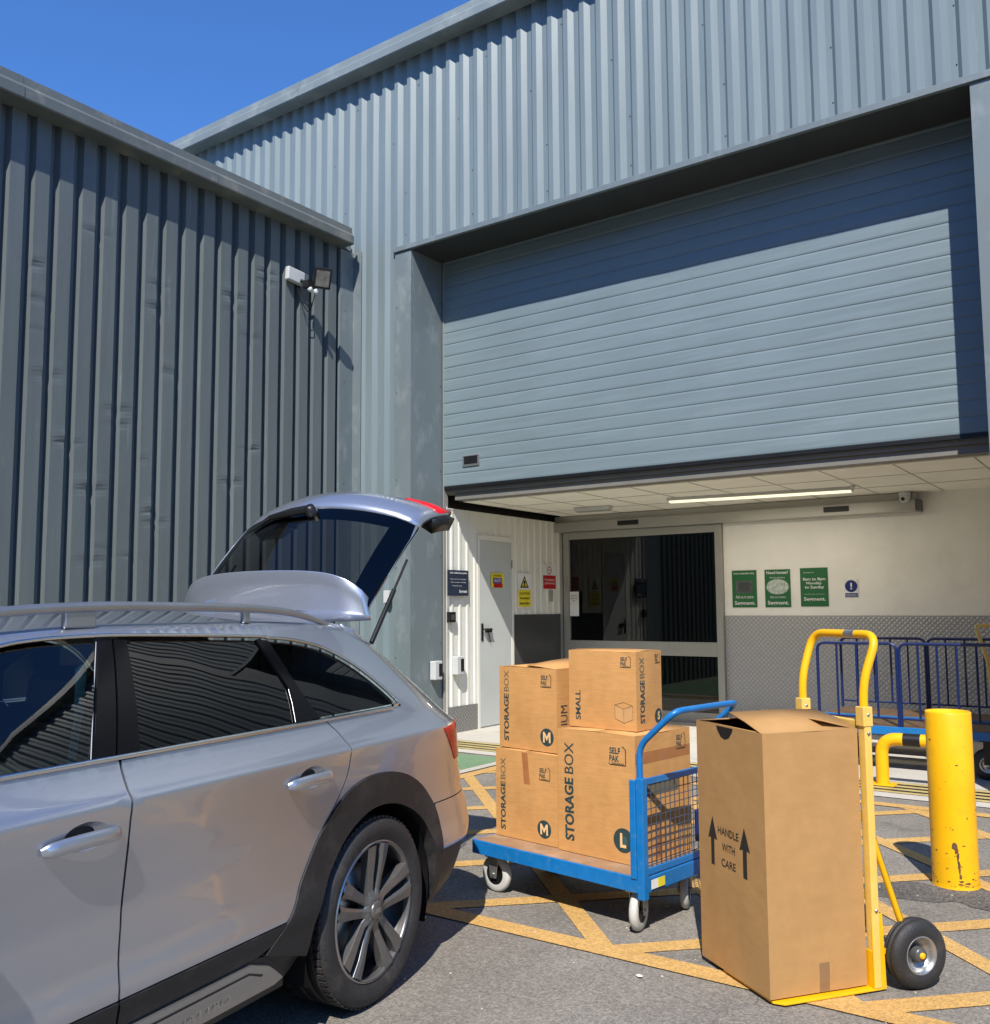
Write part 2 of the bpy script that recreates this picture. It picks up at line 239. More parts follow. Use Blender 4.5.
# ------------------------------------------------------------------ mesh helpers
class MB:
    def __init__(s): s.v=[];s.f=[];s.sm=[];s.n=None
    def add(s,vs,fs,smooth=False):
        o=len(s.v); s.v+=[tuple(x) for x in vs]; s.f+=[tuple(i+o for i in f) for f in fs]; s.sm+=[smooth]*len(fs); return s
    def box(s,c,d,rot=None):
        x,y,z=[a/2 for a in d]; vs=[Vector((i*x,j*y,k*z)) for i in(-1,1) for j in(-1,1) for k in(-1,1)]
        if rot is not None: vs=[rot@q for q in vs]
        c=Vector(c); return s.add([c+q for q in vs],[(0,1,3,2),(4,6,7,5),(0,4,5,1),(2,3,7,6),(0,2,6,4),(1,5,7,3)])
    def box2(s,a,b): return s.box([(a[i]+b[i])/2 for i in range(3)],[abs(b[i]-a[i]) for i in range(3)])
    def quad(s,a,b,c,d): return s.add([a,b,c,d],[(0,1,2,3)])
    def prism(s,pts,a,b):   # pts 3D polygon, extruded by vector b (a unused)
        n=len(pts); e=Vector(b); v=[Vector(p) for p in pts]
        return s.add(v+[p+e for p in v],[tuple(range(n))[::-1],tuple(range(n,2*n))]+[(i,(i+1)%n,n+(i+1)%n,n+i) for i in range(n)])
    def lathe(s,prof,c,axis,seg=48,cap=False):  # prof: (r, along axis)
        ax=Vector(axis).normalized(); q=ax.to_track_quat('Z','Y'); c=Vector(c); n=len(prof); vs=[]
        for k in range(seg):
            t=2*PI*k/seg
            for r_,h in prof: vs.append(c+q@Vector((r_*math.cos(t),r_*math.sin(t),h)))
        fs=[(k*n+i,k*n+i+1,((k+1)%seg)*n+i+1,((k+1)%seg)*n+i) for k in range(seg) for i in range(n-1)]
        fs=[f[::-1] for f in fs]
        s.add(vs,fs,True)
        if cap:
            for i in (0,n-1): s.add([vs[k*n+i] for k in range(seg)],[tuple(range(seg)) if i else tuple(range(seg))[::-1]])
        return s
    def cyl(s,a,b,r,seg=20,r2=None):
        a=Vector(a);b=Vector(b); return s.lathe([(r,0),(r if r2 is None else r2,(b-a).length)],a,b-a,seg,True)
    def tube(s,pts,r,seg=12,closed=False,fillet=0,fn=5,flat=1.0,up=None):
        P=[Vector(p) for p in pts]
        if fillet:
            Q=[];n=len(P)
            for i,p in enumerate(P):
                if not closed and i in(0,n-1): Q.append(p);continue
                a=P[i-1];b=P[(i+1)%n]; da=(a-p);db=(b-p); f=min(fillet,da.length*.45,db.length*.45)
                A=p+da.normalized()*f;B=p+db.normalized()*f
                for k in range(fn+1):
                    t=k/fn; Q.append(A*(1-t)**2+p*2*t*(1-t)+B*t*t)
            P=Q
        n=len(P);rings=[];prev=None
        rad=r if hasattr(r,'__len__') else [r]*n
        if hasattr(r,'__len__') and len(r)!=n: rad=list(np.interp(np.linspace(0,1,n),np.linspace(0,1,len(r)),r))
        for i,p in enumerate(P):
            t=((P[(i+1)%n] if (closed or i<n-1) else p)-(P[i-1] if (closed or i>0) else p)).normalized()
            if prev is None:
                h=Vector(up) if up else (Vector((0,0,1)) if abs(t.z)<.9 else Vector((1,0,0)))
            else: h=prev
            u_=(h-t*h.dot(t)).normalized(); v_=t.cross(u_); prev=u_
            rings.append([p+u_*rad[i]*math.cos(2*PI*k/seg)+v_*rad[i]*flat*math.sin(2*PI*k/seg) for k in range(seg)])
        vs=[q for rg in rings for q in rg]; fs=[]
        for i in range(n if closed else n-1):
            for k in range(seg):
                a=i*seg+k;b=i*seg+(k+1)%seg;c=((i+1)%n)*seg+(k+1)%seg;d=((i+1)%n)*seg+k; fs.append((a,d,c,b)[::-1])
        s.add(vs,fs,True)
        if not closed: s.add(rings[0],[tuple(range(seg))[::-1]]); s.add(rings[-1],[tuple(range(seg))])
        return s
    def grid(s,rows,smooth=True,flip=False):
        n=len(rows[0]); fs=[]
        for i in range(len(rows)-1):
            for k in range(n-1):
                f=(i*n+k,i*n+k+1,(i+1)*n+k+1,(i+1)*n+k); fs.append(f[::-1] if flip else f)
        return s.add([p for r_ in rows for p in r_],fs,smooth)
    def xf(s,M_): s.v=[tuple(M_@Vector(p)) for p in s.v]; return s
    def build(s,name,mt,parent=None,bevel=0,sub=0,thick=0,auto=True,recalc=True):
        me=bpy.data.meshes.new(name); me.from_pydata(s.v,[],s.f); me.polygons.foreach_set('use_smooth',s.sm)
        me.materials.append(M[mt] if isinstance(mt,str) else mt); me.update()
        if recalc:
            bm=bmesh.new(); bm.from_mesh(me); bmesh.ops.recalc_face_normals(bm,faces=bm.faces); bm.to_mesh(me); bm.free()
        o=bpy.data.objects.new(name,me); COL.objects.link(o)
        if parent: o.parent=parent
        if thick: md=o.modifiers.new('s','SOLIDIFY'); md.thickness=thick; md.offset=-1
        if bevel: md=o.modifiers.new('b','BEVEL'); md.width=bevel; md.segments=2; md.limit_method='ANGLE'; md.angle_limit=R(40)
        return o
def tag(o,label=None,cat=None,group=None,kind=None):
    if label: o['label']=label
    if cat: o['category']=cat
    if group: o['group']=group
    if kind: o['kind']=kind
    return o
def empty(name,loc=(0,0,0),rz=0,**k):
    o=bpy.data.objects.new(name,None); COL.objects.link(o); o.location=loc; o.rotation_euler=(0,0,rz); o.empty_display_size=.1
    return tag(o,**k)
def textmesh(st,origin,xd,yd,W,H,mt,parent=None,name='lettering',bold=0,ext=.0004,mirror=False):
    c=bpy.data.curves.new('t','FONT'); c.body=st; c.size=1; c.offset=bold; c.extrude=0.0; c.resolution_u=3; c.align_x='CENTER'
    to=bpy.data.objects.new('t',c); COL.objects.link(to)
    dg=bpy.context.evaluated_depsgraph_get(); me=bpy.data.meshes.new_from_object(to.evaluated_get(dg)); bpy.data.objects.remove(to); bpy.data.curves.remove(c)
    co=np.array([v.co[:] for v in me.vertices]); mn=co.min(0);mx=co.max(0); xd=Vector(xd).normalized(); yd=Vector(yd).normalized(); zd=xd.cross(yd); origin=Vector(origin)
    for v in me.vertices:
        a=(v.co.x-mn[0])/(mx[0]-mn[0])*W; b=(v.co.y-mn[1])/(mx[1]-mn[1])*H
        v.co=origin+xd*a+yd*b+zd*ext
    me.materials.clear(); me.materials.append(M[mt]); me.name=name
    o=bpy.data.objects.new(name,me); COL.objects.link(o)
    if parent: o.parent=parent
    return o
def children(o): return [c for c in bpy.data.objects if c.parent==o]
def copy_tree(o,parent=None):
    c=o.copy(); COL.objects.link(c)
    if parent: c.parent=parent; 
    for ch in children(o): copy_tree(ch,c)
    return c
# ------------------------------------------------------------------ layout constants (metres)
XL,XR,XJ,YF,YS,YB=-7.67,-6.78,-1.01,7.96,8.52,11.12
HO=5.55; ZS=2.86; ZC=2.69
# ------------------------------------------------------------------ ground
def sheet(name,mt,x0,x1,y0,y1,z,label=None):
    o=MB().add([(x0,y0,z),(x1,y0,z),(x1,y1,z),(x0,y1,z)],[(0,1,2,3)]).build(name,mt); tag(o,kind='structure'); return o
sheet('ground','asphalt',-400,400,-400,400,0)
sheet('concrete_floor','concrete',XR-.02,XJ,8.30,YB+6,.008)
sheet('concrete_apron','concrete',-7.6,1.0,7.62,8.30,.006)
sheet('green_walkway','green_paint',-7.5,-5.2,3.0,7.55,.004)
sheet('white_walkway_edge','white_paint',-5.2,-5.10,3.0,7.55,.008)
b=MB()
for y in (7.80,7.93,8.06,8.19):
    b.add([(XR-.3,y,.010),(.6,y,.010),(.6,y+.07,.010),(XR-.3,y+.07,.010)],[(0,1,2,3)])
tag(b.build('yellow_threshold_lines','strip_yellow'),kind='structure')
b=MB()
for y in (7.88,8.01,8.14):
    b.add([(XR-.3,y,.010),(.6,y,.010),(.6,y+.03,.010),(XR-.3,y+.03,.010)],[(0,1,2,3)])
tag(b.build('threshold_grooves','dark'),kind='structure')
# yellow box marking: border plus 45 degree lattice clipped to the box
bx0,bx1,by0,by1=-4.95,3.0,3.68,7.28
b=MB(); zz=.004
def clip_poly(poly,x0,x1,y0,y1):
    for ax,val,sg in ((0,x0,1),(0,x1,-1),(1,y0,1),(1,y1,-1)):
        out=[]
        for i in range(len(poly)):
            p=poly[i];q=poly[(i+1)%len(poly)]; a=(p[ax]-val)*sg;c=(q[ax]-val)*sg
            if a>=0: out.append(p)
            if a*c<0:
                t=a/(a-c); out.append((p[0]+(q[0]-p[0])*t,p[1]+(q[1]-p[1])*t))
        poly=out
        if not poly: break
    return poly
for k in range(-12,8):
    c0=5.55+1.03*k; pl=clip_poly([(-30,c0-30),(30,c0+30),(30,c0+30+.155),(-30,c0-30+.155)],bx0,bx1,by0,by1)
    if len(pl)>2: b.add([(x,y,zz) for x,y in pl],[tuple(range(len(pl)))])
o=b.build('yellow_hatching','line'); tag(o,kind='structure')
b=MB()
for k in range(-4,12):
    c0=1.54+1.03*k; pl=clip_poly([(-30,c0+30),(30,c0-30),(30,c0-30+.14),(-30,c0+30+.14)],bx0,bx1,by0,by1)
    if len(pl)>2: b.add([(x,y,zz+.001) for x,y in pl],[tuple(range(len(pl)))])
tag(b.build('yellow_cross_hatching','line'),kind='structure')
b=MB()
for x0,x1,y0,y1 in ((bx0-.12,bx1+.12,3.56,3.68),(bx0-.12,bx1+.12,7.28,7.40),(bx0-.12,bx0,3.68,7.28),(bx1,bx1+.12,3.68,7.28)):
    b.add([(x0,y0,zz+.002),(x1,y0,zz+.002),(x1,y1,zz+.002),(x0,y1,zz+.002)],[(0,1,2,3)])
tag(b.build('yellow_border_line','line'),kind='structure')
LT=MB(); rnd=random.Random(9)
for (x,y) in ((-1.76,3.44),):
    n_=7; LT=MB(); P=[(x+.010*(1+.8*rnd.random())*math.cos(2*PI*i/n_),y+.008*(1+1.2*rnd.random())*math.sin(2*PI*i/n_),.006+.006*rnd.random()) for i in range(n_)]
    LT.add(P,[tuple(range(n_))]); o=LT.build('litter_scrap','sign_white',thick=.001); tag(o,'tiny torn white paper scrap on the asphalt in front of the yellow border line','litter')
# loose grit on the asphalt
b=MB(); rnd=random.Random(3)
for i in range(900):
    x=rnd.uniform(-5,2); y=rnd.uniform(1.5,7.4); s=rnd.uniform(.0015,.0042)
    if rnd.random()<.02: s*=2.5
    q=Matrix.Rotation(rnd.uniform(0,PI),3,'Z')@Matrix.Rotation(rnd.uniform(0,1),3,'X')
    b.box((x,y,s*.4+.002),(s*2,s*1.4,s),q)
tag(b.build('loose_grit','white_paint'),kind='stuff',label='pale grit and litter specks scattered over the asphalt')
# ------------------------------------------------------------------ warehouse
def corrugated(x0,x1,z0,z1,y,pitch,prof,mt,name,parent,zst=None,ph=0,fnc=None,axis='x'):
    # prof: list of (fraction, proud)
    xs=[];k=math.floor((x0-ph)/pitch)-1
    while ph+k*pitch<x1+pitch:
        for f_,d in prof: xs.append((ph+(k+f_)*pitch,d))
        k+=1
    pts=[(x,d) for x,d in xs if x0<x<x1]
    pts=[(x0,pts[0][1])]+pts+[(x1,pts[-1][1])]
    zs=zst or [z0,z1]; rows=[]
    for z in zs:
        row=[]
        for x,d in pts:
            dd=d+(fnc(x,z,d) if fnc else 0)
            row.append((x,y-dd,z) if axis=='x' else (y+dd,x,z))
        rows.append(row)
    b=MB(); b.grid(rows,smooth=False); return b
WH=empty('warehouse',(0,0,0),label='blue grey corrugated steel warehouse with a wide part-raised roller shutter',cat='warehouse')
pF=[(0,0),(.16,0),(.33,.036),(.60,.036),(.88,0)]
ph=-6.593-.62*.193
WX1=14.0
parts=[(-16,-7.66,0,7.95),(-7.66,-7.035,0,7.95),(-7.035,XJ+.24,5.61,7.95),(XJ+.24,4.2,0,7.95),(4.2,10.2,5.61,7.95),(10.2,WX1,0,7.95)]
b=MB()
def ripple(x,z,d): return .0025*noise.noise(Vector((x*3,z*.8,1.3)))
for x0,x1,z0,z1 in parts:
    n=max(2,int((z1-z0)/.5)); q=corrugated(x0,x1,z0,z1,YF,.193,pF,'clad','x',None,[z0+(z1-z0)*i/n for i in range(n+1)],ph,ripple); b.add(q.v,q.f)
b.build('wall_cladding','clad',WH,recalc=False)
# screws
def screw(parent,loc,ax):
    o=MB().lathe([(0,.005),(.005,.005),(.007,0)],(0,0,0),(0,0,1),8).build('screw','screw',parent) if not screw.me else bpy.data.objects.new('screw',screw.me)
    if screw.me: COL.objects.link(o); o.parent=parent
    screw.me=o.data; o.location=loc; o.rotation_euler=Vector(ax).to_track_quat('Z','Y').to_euler()
screw.me=None
for k in range(-8,50):
    x=ph+(k+.11)*.193
    if x>1.5: break
    for z in (5.75,6.25,6.9,7.5):
        if x<-7.4 and z<6: continue
        if (k*7+int(z*10))%5: continue
        screw(WH,(x,YF-.001,z),(0,-1,0))
for z in (.9,1.9,2.9,3.9,4.9): screw(WH,(-7.0,YF-.023,z),(0,-1,0)); screw(WH,(XR-.008,YS-.05,z+.15),(1,0,0))
# gutter of the warehouse
def gutter(x0,x1,y,z0,z1,out,axis,mt,parent):
    pr=[(0,z0),(out-.01,z0),(out,z0+.012),(out,z0+.10),(out-.03,z0+.135),(out-.035,z1),(out-.06,z1+.004),(out-.06,z1-.02),(0,z1-.03)]
    b=MB()
    for a,bb in zip(pr,pr[1:]): pass
    P=[(d,z) for d,z in pr]
    def pt(x,d,z): return (x,y-d,z) if axis=='x' else (y+d,x,z)
    n=len(P); segs=[x0+(x1-x0)*i/8 for i in range(9)]
    for i in range(8): 
        b.add([pt(segs[i],*p) for p in P]+[pt(segs[i+1],*p) for p in P],[(k,(k+1)%n,n+(k+1)%n,n+k) for k in range(n)])
    b.add([pt(x0,*p) for p in P],[tuple(range(n))]); b.add([pt(x1,*p) for p in P],[tuple(range(n))])
    for i in range(1,8):   # lapped joints
        pj_=[(d+.004,z) for d,z in P[1:6]]; s_=segs[i]
        b.add([pt(s_-.02,*p) for p in pj_]+[pt(s_+.02,*p) for p in pj_],[(k,k+1,len(pj_)+k+1,len(pj_)+k) for k in range(len(pj_)-1)])
    return b.build('gutter',mt,parent)
gutter(-16,WX1,YF-.036,7.846,8.065,.195,'x','gutter_far',WH)
# roof
MB().box2((-16,YF,7.90),(WX1,22,8.02)).build('roof','trim',WH)
b=MB(); b.box2((WX1-.06,YF+.01,0),(WX1,22,7.89)); b.box2((-16,YF+.01,3.1),(-15.94,22,7.89)); b.box2((-16,21.94,0),(WX1,22,7.89)); b.build('outer_wall','trim',WH)
# opening flashings
def opening(x0,x1,parent):
    b=MB(); b.box2((x0-.24,YF-.022,0),(x0,YF+.03,HO)); b.box2((x0-.004,YF+.03,0),(x0,YS+.02,HO)); b.build('jamb_flashing','trim',parent,bevel=.004)
    b=MB(); b.box2((x1,YF-.022,0),(x1+.24,YF+.03,HO)); b.box2((x1,YF+.03,0),(x1+.004,YS+.02,HO)); b.build('jamb_flashing','trim',parent,bevel=.004)
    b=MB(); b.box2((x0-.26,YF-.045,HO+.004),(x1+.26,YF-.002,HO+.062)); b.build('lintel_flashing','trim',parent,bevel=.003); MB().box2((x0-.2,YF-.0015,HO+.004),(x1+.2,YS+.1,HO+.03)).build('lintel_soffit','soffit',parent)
opening(XR-.01,XJ,WH); opening(4.44,9.96,WH)
# second bay further along the front, closed (seen only in reflections and from the side)
def shutter(x0,x1,zb,name,label,slot):
    S=empty(name,((x0+x1)/2,YS,zb),label=label,cat='roller shutter')
    b=MB(); pr=[];z=zb;P=.1405
    while z<HO+.1:
        pr+=[(0,z),(.004,z+.006),(.006,z+.022),(.006,z+.07),(.006,z+P-.018),(.004,z+P-.007),(-.0005,z+P-.004)]; z+=P
    nx=14; rows=[]
    for d,zz_ in pr:
        rows.append([(x0+(x1-x0)*i/nx-(x0+x1)/2, -d-.0035*noise.noise(Vector((i*.9,zz_*1.7,2)))-.004*noise.noise(Vector((i*3.1,zz_*9,5))), zz_-zb) for i in range(nx+1)])
    b.grid(rows,smooth=False); o=b.build('lath_curtain','shutter',S,recalc=False)
    b=MB(); b.box2((x0-(x0+x1)/2,-.010,-.034),(x1-(x0+x1)/2,.05,-.001)); b.build('rubber_seal','dark',S)
    b=MB(); b.box2((x0-(x0+x1)/2,.004,-.046),(x1-(x0+x1)/2,.058,-.0345)); b.build('bottom_rail','darkmetal',S)
    cx=(x0+x1)/2
    if slot:
        b=MB(); b.box2((-6.49-cx,-.018,3.065-zb),(-6.25-cx,-.007,3.20-zb)); o=b.build('handle_surround','satin',S,bevel=.012)
        b=MB(); b.box2((-6.465-cx,-.022,3.095-zb),(-6.275-cx,-.0185,3.185-zb)); b.build('hand_slot','dark',o,bevel=.001)
    return S
shutter(XR+.015,XJ-.003,ZS,'roller_shutter','wide blue grey roller shutter, raised to door height, with a black hand slot',True)
shutter(4.44,9.955,.10,'roller_shutter','closed blue grey roller shutter in the next bay, off to the right',False)
# guide channel, thin pale line at the left of the shutter
b=MB(); b.box2((XR+.006,YS-.02,0),(XR+.016,YS+.06,HO)); b.build('shutter_guide','alu',WH)
# bay interior
b=MB()
b.box2((XR-.25,YS+.03,2.78),(XJ+.3,YS+.20,HO)); b.build('lintel_beam','trim_brown',WH)
b=MB(); b.box2((XR+.12,YS+.06,2.70),(XJ+.1,YS+.20,2.779)); b.build('ceiling_trim','trim_brown',WH,bevel=.004)
# ceiling tiles: one suspended ceiling with thin grid
b=MB(); b.box2((XR+.14,YS+.20,ZC),(XJ+.1,YB,ZC+.05)); CE=b.build('ceiling','ceiling_tile',WH)
b=MB()
x=-1.873
for k in range(-1,9):
    xx=-1.873-.645*k
    if xx>XR+.2: b.box2((xx-.006,YS+.21,ZC-.004),(xx+.006,YB-.01,ZC-.0005))
for yy in (9.45,10.30,): b.box2((XR+.16,yy-.005,ZC-.0035),(XJ,yy+.005,ZC-.001))
b.build('ceiling_grid','alu',CE)
b=MB(); b.box2((XR-.12,YS+.03,2.601),(XR-.06,YB+.1,2.95)); b.box2((XR-.06,YS+.2,2.80),(XJ+.2,YB+.3,2.95)); b.build('black_gap_backing','dark',WH)  # black backing stands in for the shade in the gap above the side wall
# side wall of white profiled sheet
pW=[(0,0),(.60,0),(.70,.012),(.9,.012),(1.0,0)]
q=corrugated(YS+.045,YB,.0,2.615,XR,.15,pW,'white_clad','x',None,None,8.55,None,'y'); 
b=MB(); 
# leave the door opening out: three pieces
for y0,y1,z0,z1 in ((YS+.045,9.15,.31,2.615),(9.15,9.93,2.34,2.615),(9.93,YB,1.362,2.615)):
    q=corrugated(y0,y1,z0,z1,XR,.15,pW,'x','x',None,None,8.55,None,'y'); b.add(q.v,q.f)
b.build('side_wall','white_clad',WH,recalc=False)
MB().box2((XR-.12,YS+.02,0),(XR-.004,YB+.2,2.60)).build('side_wall_core','white_wall',WH)
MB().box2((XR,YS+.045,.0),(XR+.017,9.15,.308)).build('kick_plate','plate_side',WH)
MB().box2((XR,9.935,.0),(XR+.014,YB-.01,1.36)).build('dark_panel','darkmetal',WH)
b=MB(); b.box2((XR,YS+.03,0),(XR+.02,YS+.045,2.63)); b.box2((XR,YS+.03,2.605),(XR+.018,YB-.02,2.617)); b.build('edge_trim','white_clad',WH)
# back wall
b=MB(); b.box2((-4.415,YB,1.33),(XJ+.3,YB+.12,2.80)); b.box2((XR,YB,2.48),(-4.415,YB+.12,2.80)); b.build('back_wall','white_wall',WH)
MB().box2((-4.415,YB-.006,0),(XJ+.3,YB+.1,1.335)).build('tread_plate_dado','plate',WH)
MB().box2((XJ,YS+.2,0),(XJ+.12,YB+.1,2.80)).build('right_side_wall','white_wall',WH)
# dim room behind the sliding door
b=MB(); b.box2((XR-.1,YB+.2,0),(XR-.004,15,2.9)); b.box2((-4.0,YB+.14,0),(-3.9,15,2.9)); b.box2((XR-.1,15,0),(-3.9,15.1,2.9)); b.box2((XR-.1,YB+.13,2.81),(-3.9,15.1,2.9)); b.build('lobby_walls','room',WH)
# ---- sliding door (thing)
SD=empty('sliding_door',(-5.57,YB,0),label='wide silver framed automatic glass door with a dark glass pane at the back of the bay',cat='sliding door')
def at0(o): o.matrix_parent_inverse=Matrix.Translation(-Vector(o.parent.location)); return o
fr=MB(); x0,x1=-6.70,-4.42
fr.box2((x0,YB-.06,.0),(x0+.085,YB+.03,2.47)); fr.box2((x1-.085,YB-.06,.0),(x1,YB+.03,2.47)); fr.box2((x0+.085,YB-.06,2.375),(x1-.085,YB+.03,2.47))
fr.box2((x0+.085,YB-.06,.83),(x1-.085,YB+.03,1.005)); fr.box2((x0+.085,YB-.06,0.01),(x1-.085,YB+.03,.14)); at0(fr.build('leaf_frame','alu',SD,bevel=.004))
b=MB(); b.box2((XR+.002,YB-.04,0),(x0-.03,YB+.03,2.47)); b.box2((x0-.03,YB-.015,0),(x0,YB+.03,2.47)); at0(b.build('side_jamb','alu',SD,bevel=.003))
b=MB(); b.box2((x0+.085,YB-.02,1.005),(x1-.085,YB-.012,2.375)); at0(b.build('upper_pane','glass_door',SD))
b=MB(); b.box2((x0+.085,YB-.02,.14),(x1-.085,YB-.012,.83)); at0(b.build('lower_pane','glass_door',SD))
b=MB(); b.box2((XR+.002,YB-.19,2.475),(-2.14,YB-.001,2.60)); b.box2((XR+.002,YB-.15,2.60),(-2.14,YB-.001,2.685)); at0(b.build('header_case','alu',SD,bevel=.004))
b=MB(); b.box2((-2.14,YB-.192,2.473),(-2.10,YB-.001,2.602)); at0(b.build('header_end_cap','darkmetal',SD))
for xa,xb in ((-5.78,-5.48),(-3.12,-2.84)):
    b=MB(); b.box2((xa,YB-.205,2.515),(xb,YB-.19,2.575)); at0(b.build('motion_sensor','dark',SD,bevel=.004))
o=MB().box2((-6.60,YB-.068,1.33),(-6.46,YB-.061,1.66)).build('paper_notice','sign_white'); tag(o,'white paper notice taped inside the left edge of the sliding door glass','notice')
for k,(z,ww) in enumerate(((1.58,.11),(1.55,.09),(1.52,.06))): pass
textmesh('Deliveries\nplease ring\nbell',(-6.585,YB-.069,1.53),(1,0,0),(0,0,1),.11,.09,'ink_black',o)
# ---- steel side door (thing)
DR=empty('steel_door',(XR,9.54,0),label='pale grey flush steel door with a lever lock, set in the white side wall',cat='door')
b=MB(); b.box2((XR-.002,9.155,0),(XR+.022,9.20,2.34)); b.box2((XR-.002,9.88,0),(XR+.022,9.93,2.34)); b.box2((XR-.002,9.20,2.275),(XR+.022,9.88,2.34)); at0(b.build('door_frame','white_clad',DR))
lf=at0(MB().box2((XR-.002,9.203,.025),(XR+.016,9.877,2.272)).build('door_leaf','door_grey',DR,bevel=.002))
b=MB(); b.box2((XR+.019,9.225,1.05),(XR+.024,9.265,1.26)); b.tube([(XR+.02,9.245,1.19),(XR+.07,9.245,1.19),(XR+.07,9.38,1.19)],.011,8,fillet=.02); b.box2((XR+.019,9.30,1.15),(XR+.045,9.42,1.20)); b.tube([(XR+.03,9.36,1.17),(XR+.035,9.375,1.08),(XR+.035,9.40,1.03)],.006,6); h=b.build('lever_lock','dark',DR); at0(h)
for z in (.35,1.95): at0(MB().cyl((XR+.03,9.882,z),(XR+.03,9.882,z+.10),.010,8).build('hinge','alu',DR))
# ------------------------------------------------------------------ annex on the left
AN=empty('annex_building',(0,0,0),label='lower grey ribbed steel building on the left with dented cladding',cat='building')
pA=[(0,0),(.21,0),(.32,.068),(.90,.068),(.98,0)]
dents=[]; rd=random.Random(11)
for i in range(46):
    dents.append((rd.uniform(2.0,6.6),rd.uniform(1.5,4.3) if rd.random()<.8 else rd.uniform(4.3,5.2),rd.uniform(.004,.015),rd.uniform(.05,.12),rd.uniform(.02,.05)))
def dent(y,z,d):
    v=.003*noise.noise(Vector((y*4,z*1.2,4)))
    for dy,dz,a,wy,wz in dents:
        e=((y-dy)/wy)**2+((z-dz)/wz)**2
        if e<6 and d>.02: v-=a*math.exp(-e)
        e2=((y-dy)/wy)**2+((z-dz-.07)/(wz*1.6))**2
        if e2<6 and d>.02: v+=a*.5*math.exp(-e2)
    return v
zs=[0]+[.8+.03*i for i in range(150)]+[5.32,5.8]
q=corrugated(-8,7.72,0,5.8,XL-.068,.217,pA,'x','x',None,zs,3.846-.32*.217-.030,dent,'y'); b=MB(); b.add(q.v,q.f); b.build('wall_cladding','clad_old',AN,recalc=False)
b=MB(); b.box2((XL-.05,7.70,0),(XL-.002,YF-.045,5.69)); b.box2((XL-.05,YF-.045,0),(XL+.13,YF-.041,5.69)); b.build('corner_flashing','trim',AN)
for z in (.5,1.7,2.9,4.1,4.95): screw(AN,(XL-.002,7.78,z),(1,0,0)); screw(AN,(-7.58,YF-.041,z+.2),(0,-1,0))
gutter(-8,7.72,XL-.03,5.693,5.90,.225,'y','gutter',AN)
MB().box2((-16,-8,5.72),(XL-.03,YF-.06,5.82)).build('roof','trim',AN)
b=MB(); b.box2((-16,-8,0),(XL-.08,-7.94,5.72)); b.box2((-16,-7.94,0),(-15.94,YF-.06,5.72)); b.build('outer_wall','trim',AN)
OP=empty('added_opposite_building',(0,-13,0),label='plain pale clad block added unseen behind the viewpoint to block sky and be reflected',cat='building')  # unseen building added to cut sky fill and fill reflections
MB().box2((-24,-13,0),(20,-.05,11.0)).build('outer_wall','opp_clad',OP); MB().box2((-24.1,-13,11.002),(20.1,.15,11.2)).build('roof','gutter',OP)
for xx in (-17,-9,-1,7,15): MB().box2((xx-2,-.06,.02),(xx+2,-.01,3.9)).build('shutter_door','gutter',OP)
# ------------------------------------------------------------------ fixtures on the walls
def sign(name,c,nrm,W,H,base,label,cat,extras=(),t=.006):
    # c centre on the wall; nrm 'y' facing -Y or 'x' facing +X; extras: (kind,mat,x0,y0,x1,y1,text)
    S=empty(name,c,0 if nrm=='y' else PI/2,label=label,cat=cat)
    MB().box2((-W/2,-t,-H/2),(W/2,0,H/2)).build('panel',base,S,bevel=.001)
    k=0
    for e in extras:
        kind,mt,x0_,y0_,x1_,y1_=e[:6]; k+=1; dep=-t-.0012-.0004*k
        if kind=='rect': MB().box2((x0_*W,dep,y0_*H),(x1_*W,-t-.0002,y1_*H)).build('printed_area',mt,S)
        elif kind=='text': textmesh(e[6],(x0_*W,dep,y0_*H),(1,0,0),(0,0,1),(x1_-x0_)*W,(y1_-y0_)*H,mt,S,bold=e[7] if len(e)>7 else 0)
        elif kind=='disc': MB().lathe([(0,0),(x1_*W,0)],(x0_*W,dep,y0_*H),(0,-1,0),28).build('symbol',mt,S)
        elif kind=='tri':
            MB().add([(x0_*W,dep,y0_*H),(x1_*W,dep,y0_*H),((x0_+x1_)/2*W,dep,y1_*H)],[(0,1,2)]).build('symbol',mt,S)
        elif kind=='ell':
            MB().add([(x0_*W+x1_*W*math.cos(a)*(1 if abs(math.cos(a))<.8 else .97),dep,y0_*H+y1_*H*math.sin(a)) for a in [2*PI*i/28 for i in range(28)]],[tuple(range(28))]).build('picture',mt,S)
    return S
yb=YB-.002
sign('poster',(-4.157,yb,1.66),'y',.31,.45,'sign_green','green poster with a dark square picture, nearest the sliding door','poster',
 [('text','sign_white',-.42,.38,.42,.45,'Smart contactless entry',.01),('rect','sign_grey',-.34,-.12,.34,.22),('rect','darkmetal',-.24,-.08,.24,.18),('text','sign_white',-.36,-.26,.36,-.17,'Ask us in store'),('text','sign_white',-.40,-.46,.42,-.33,'Segment.',.02)])
sign('poster',(-3.747,yb,1.66),'y',.31,.45,'sign_green','green poster with a pale oval picture, middle one of the three','poster',
 [('text','sign_white',-.42,.38,.42,.46,'Need boxes?',.02),('text','sign_white',-.30,.26,.30,.31,'We have them here'),('ell','sign_pic',0,.04,.45,.20),('text','sign_white',-.30,-.26,.30,-.20,'Ask us in store'),('text','sign_white',-.40,-.46,.42,-.33,'Segment.',.02)])
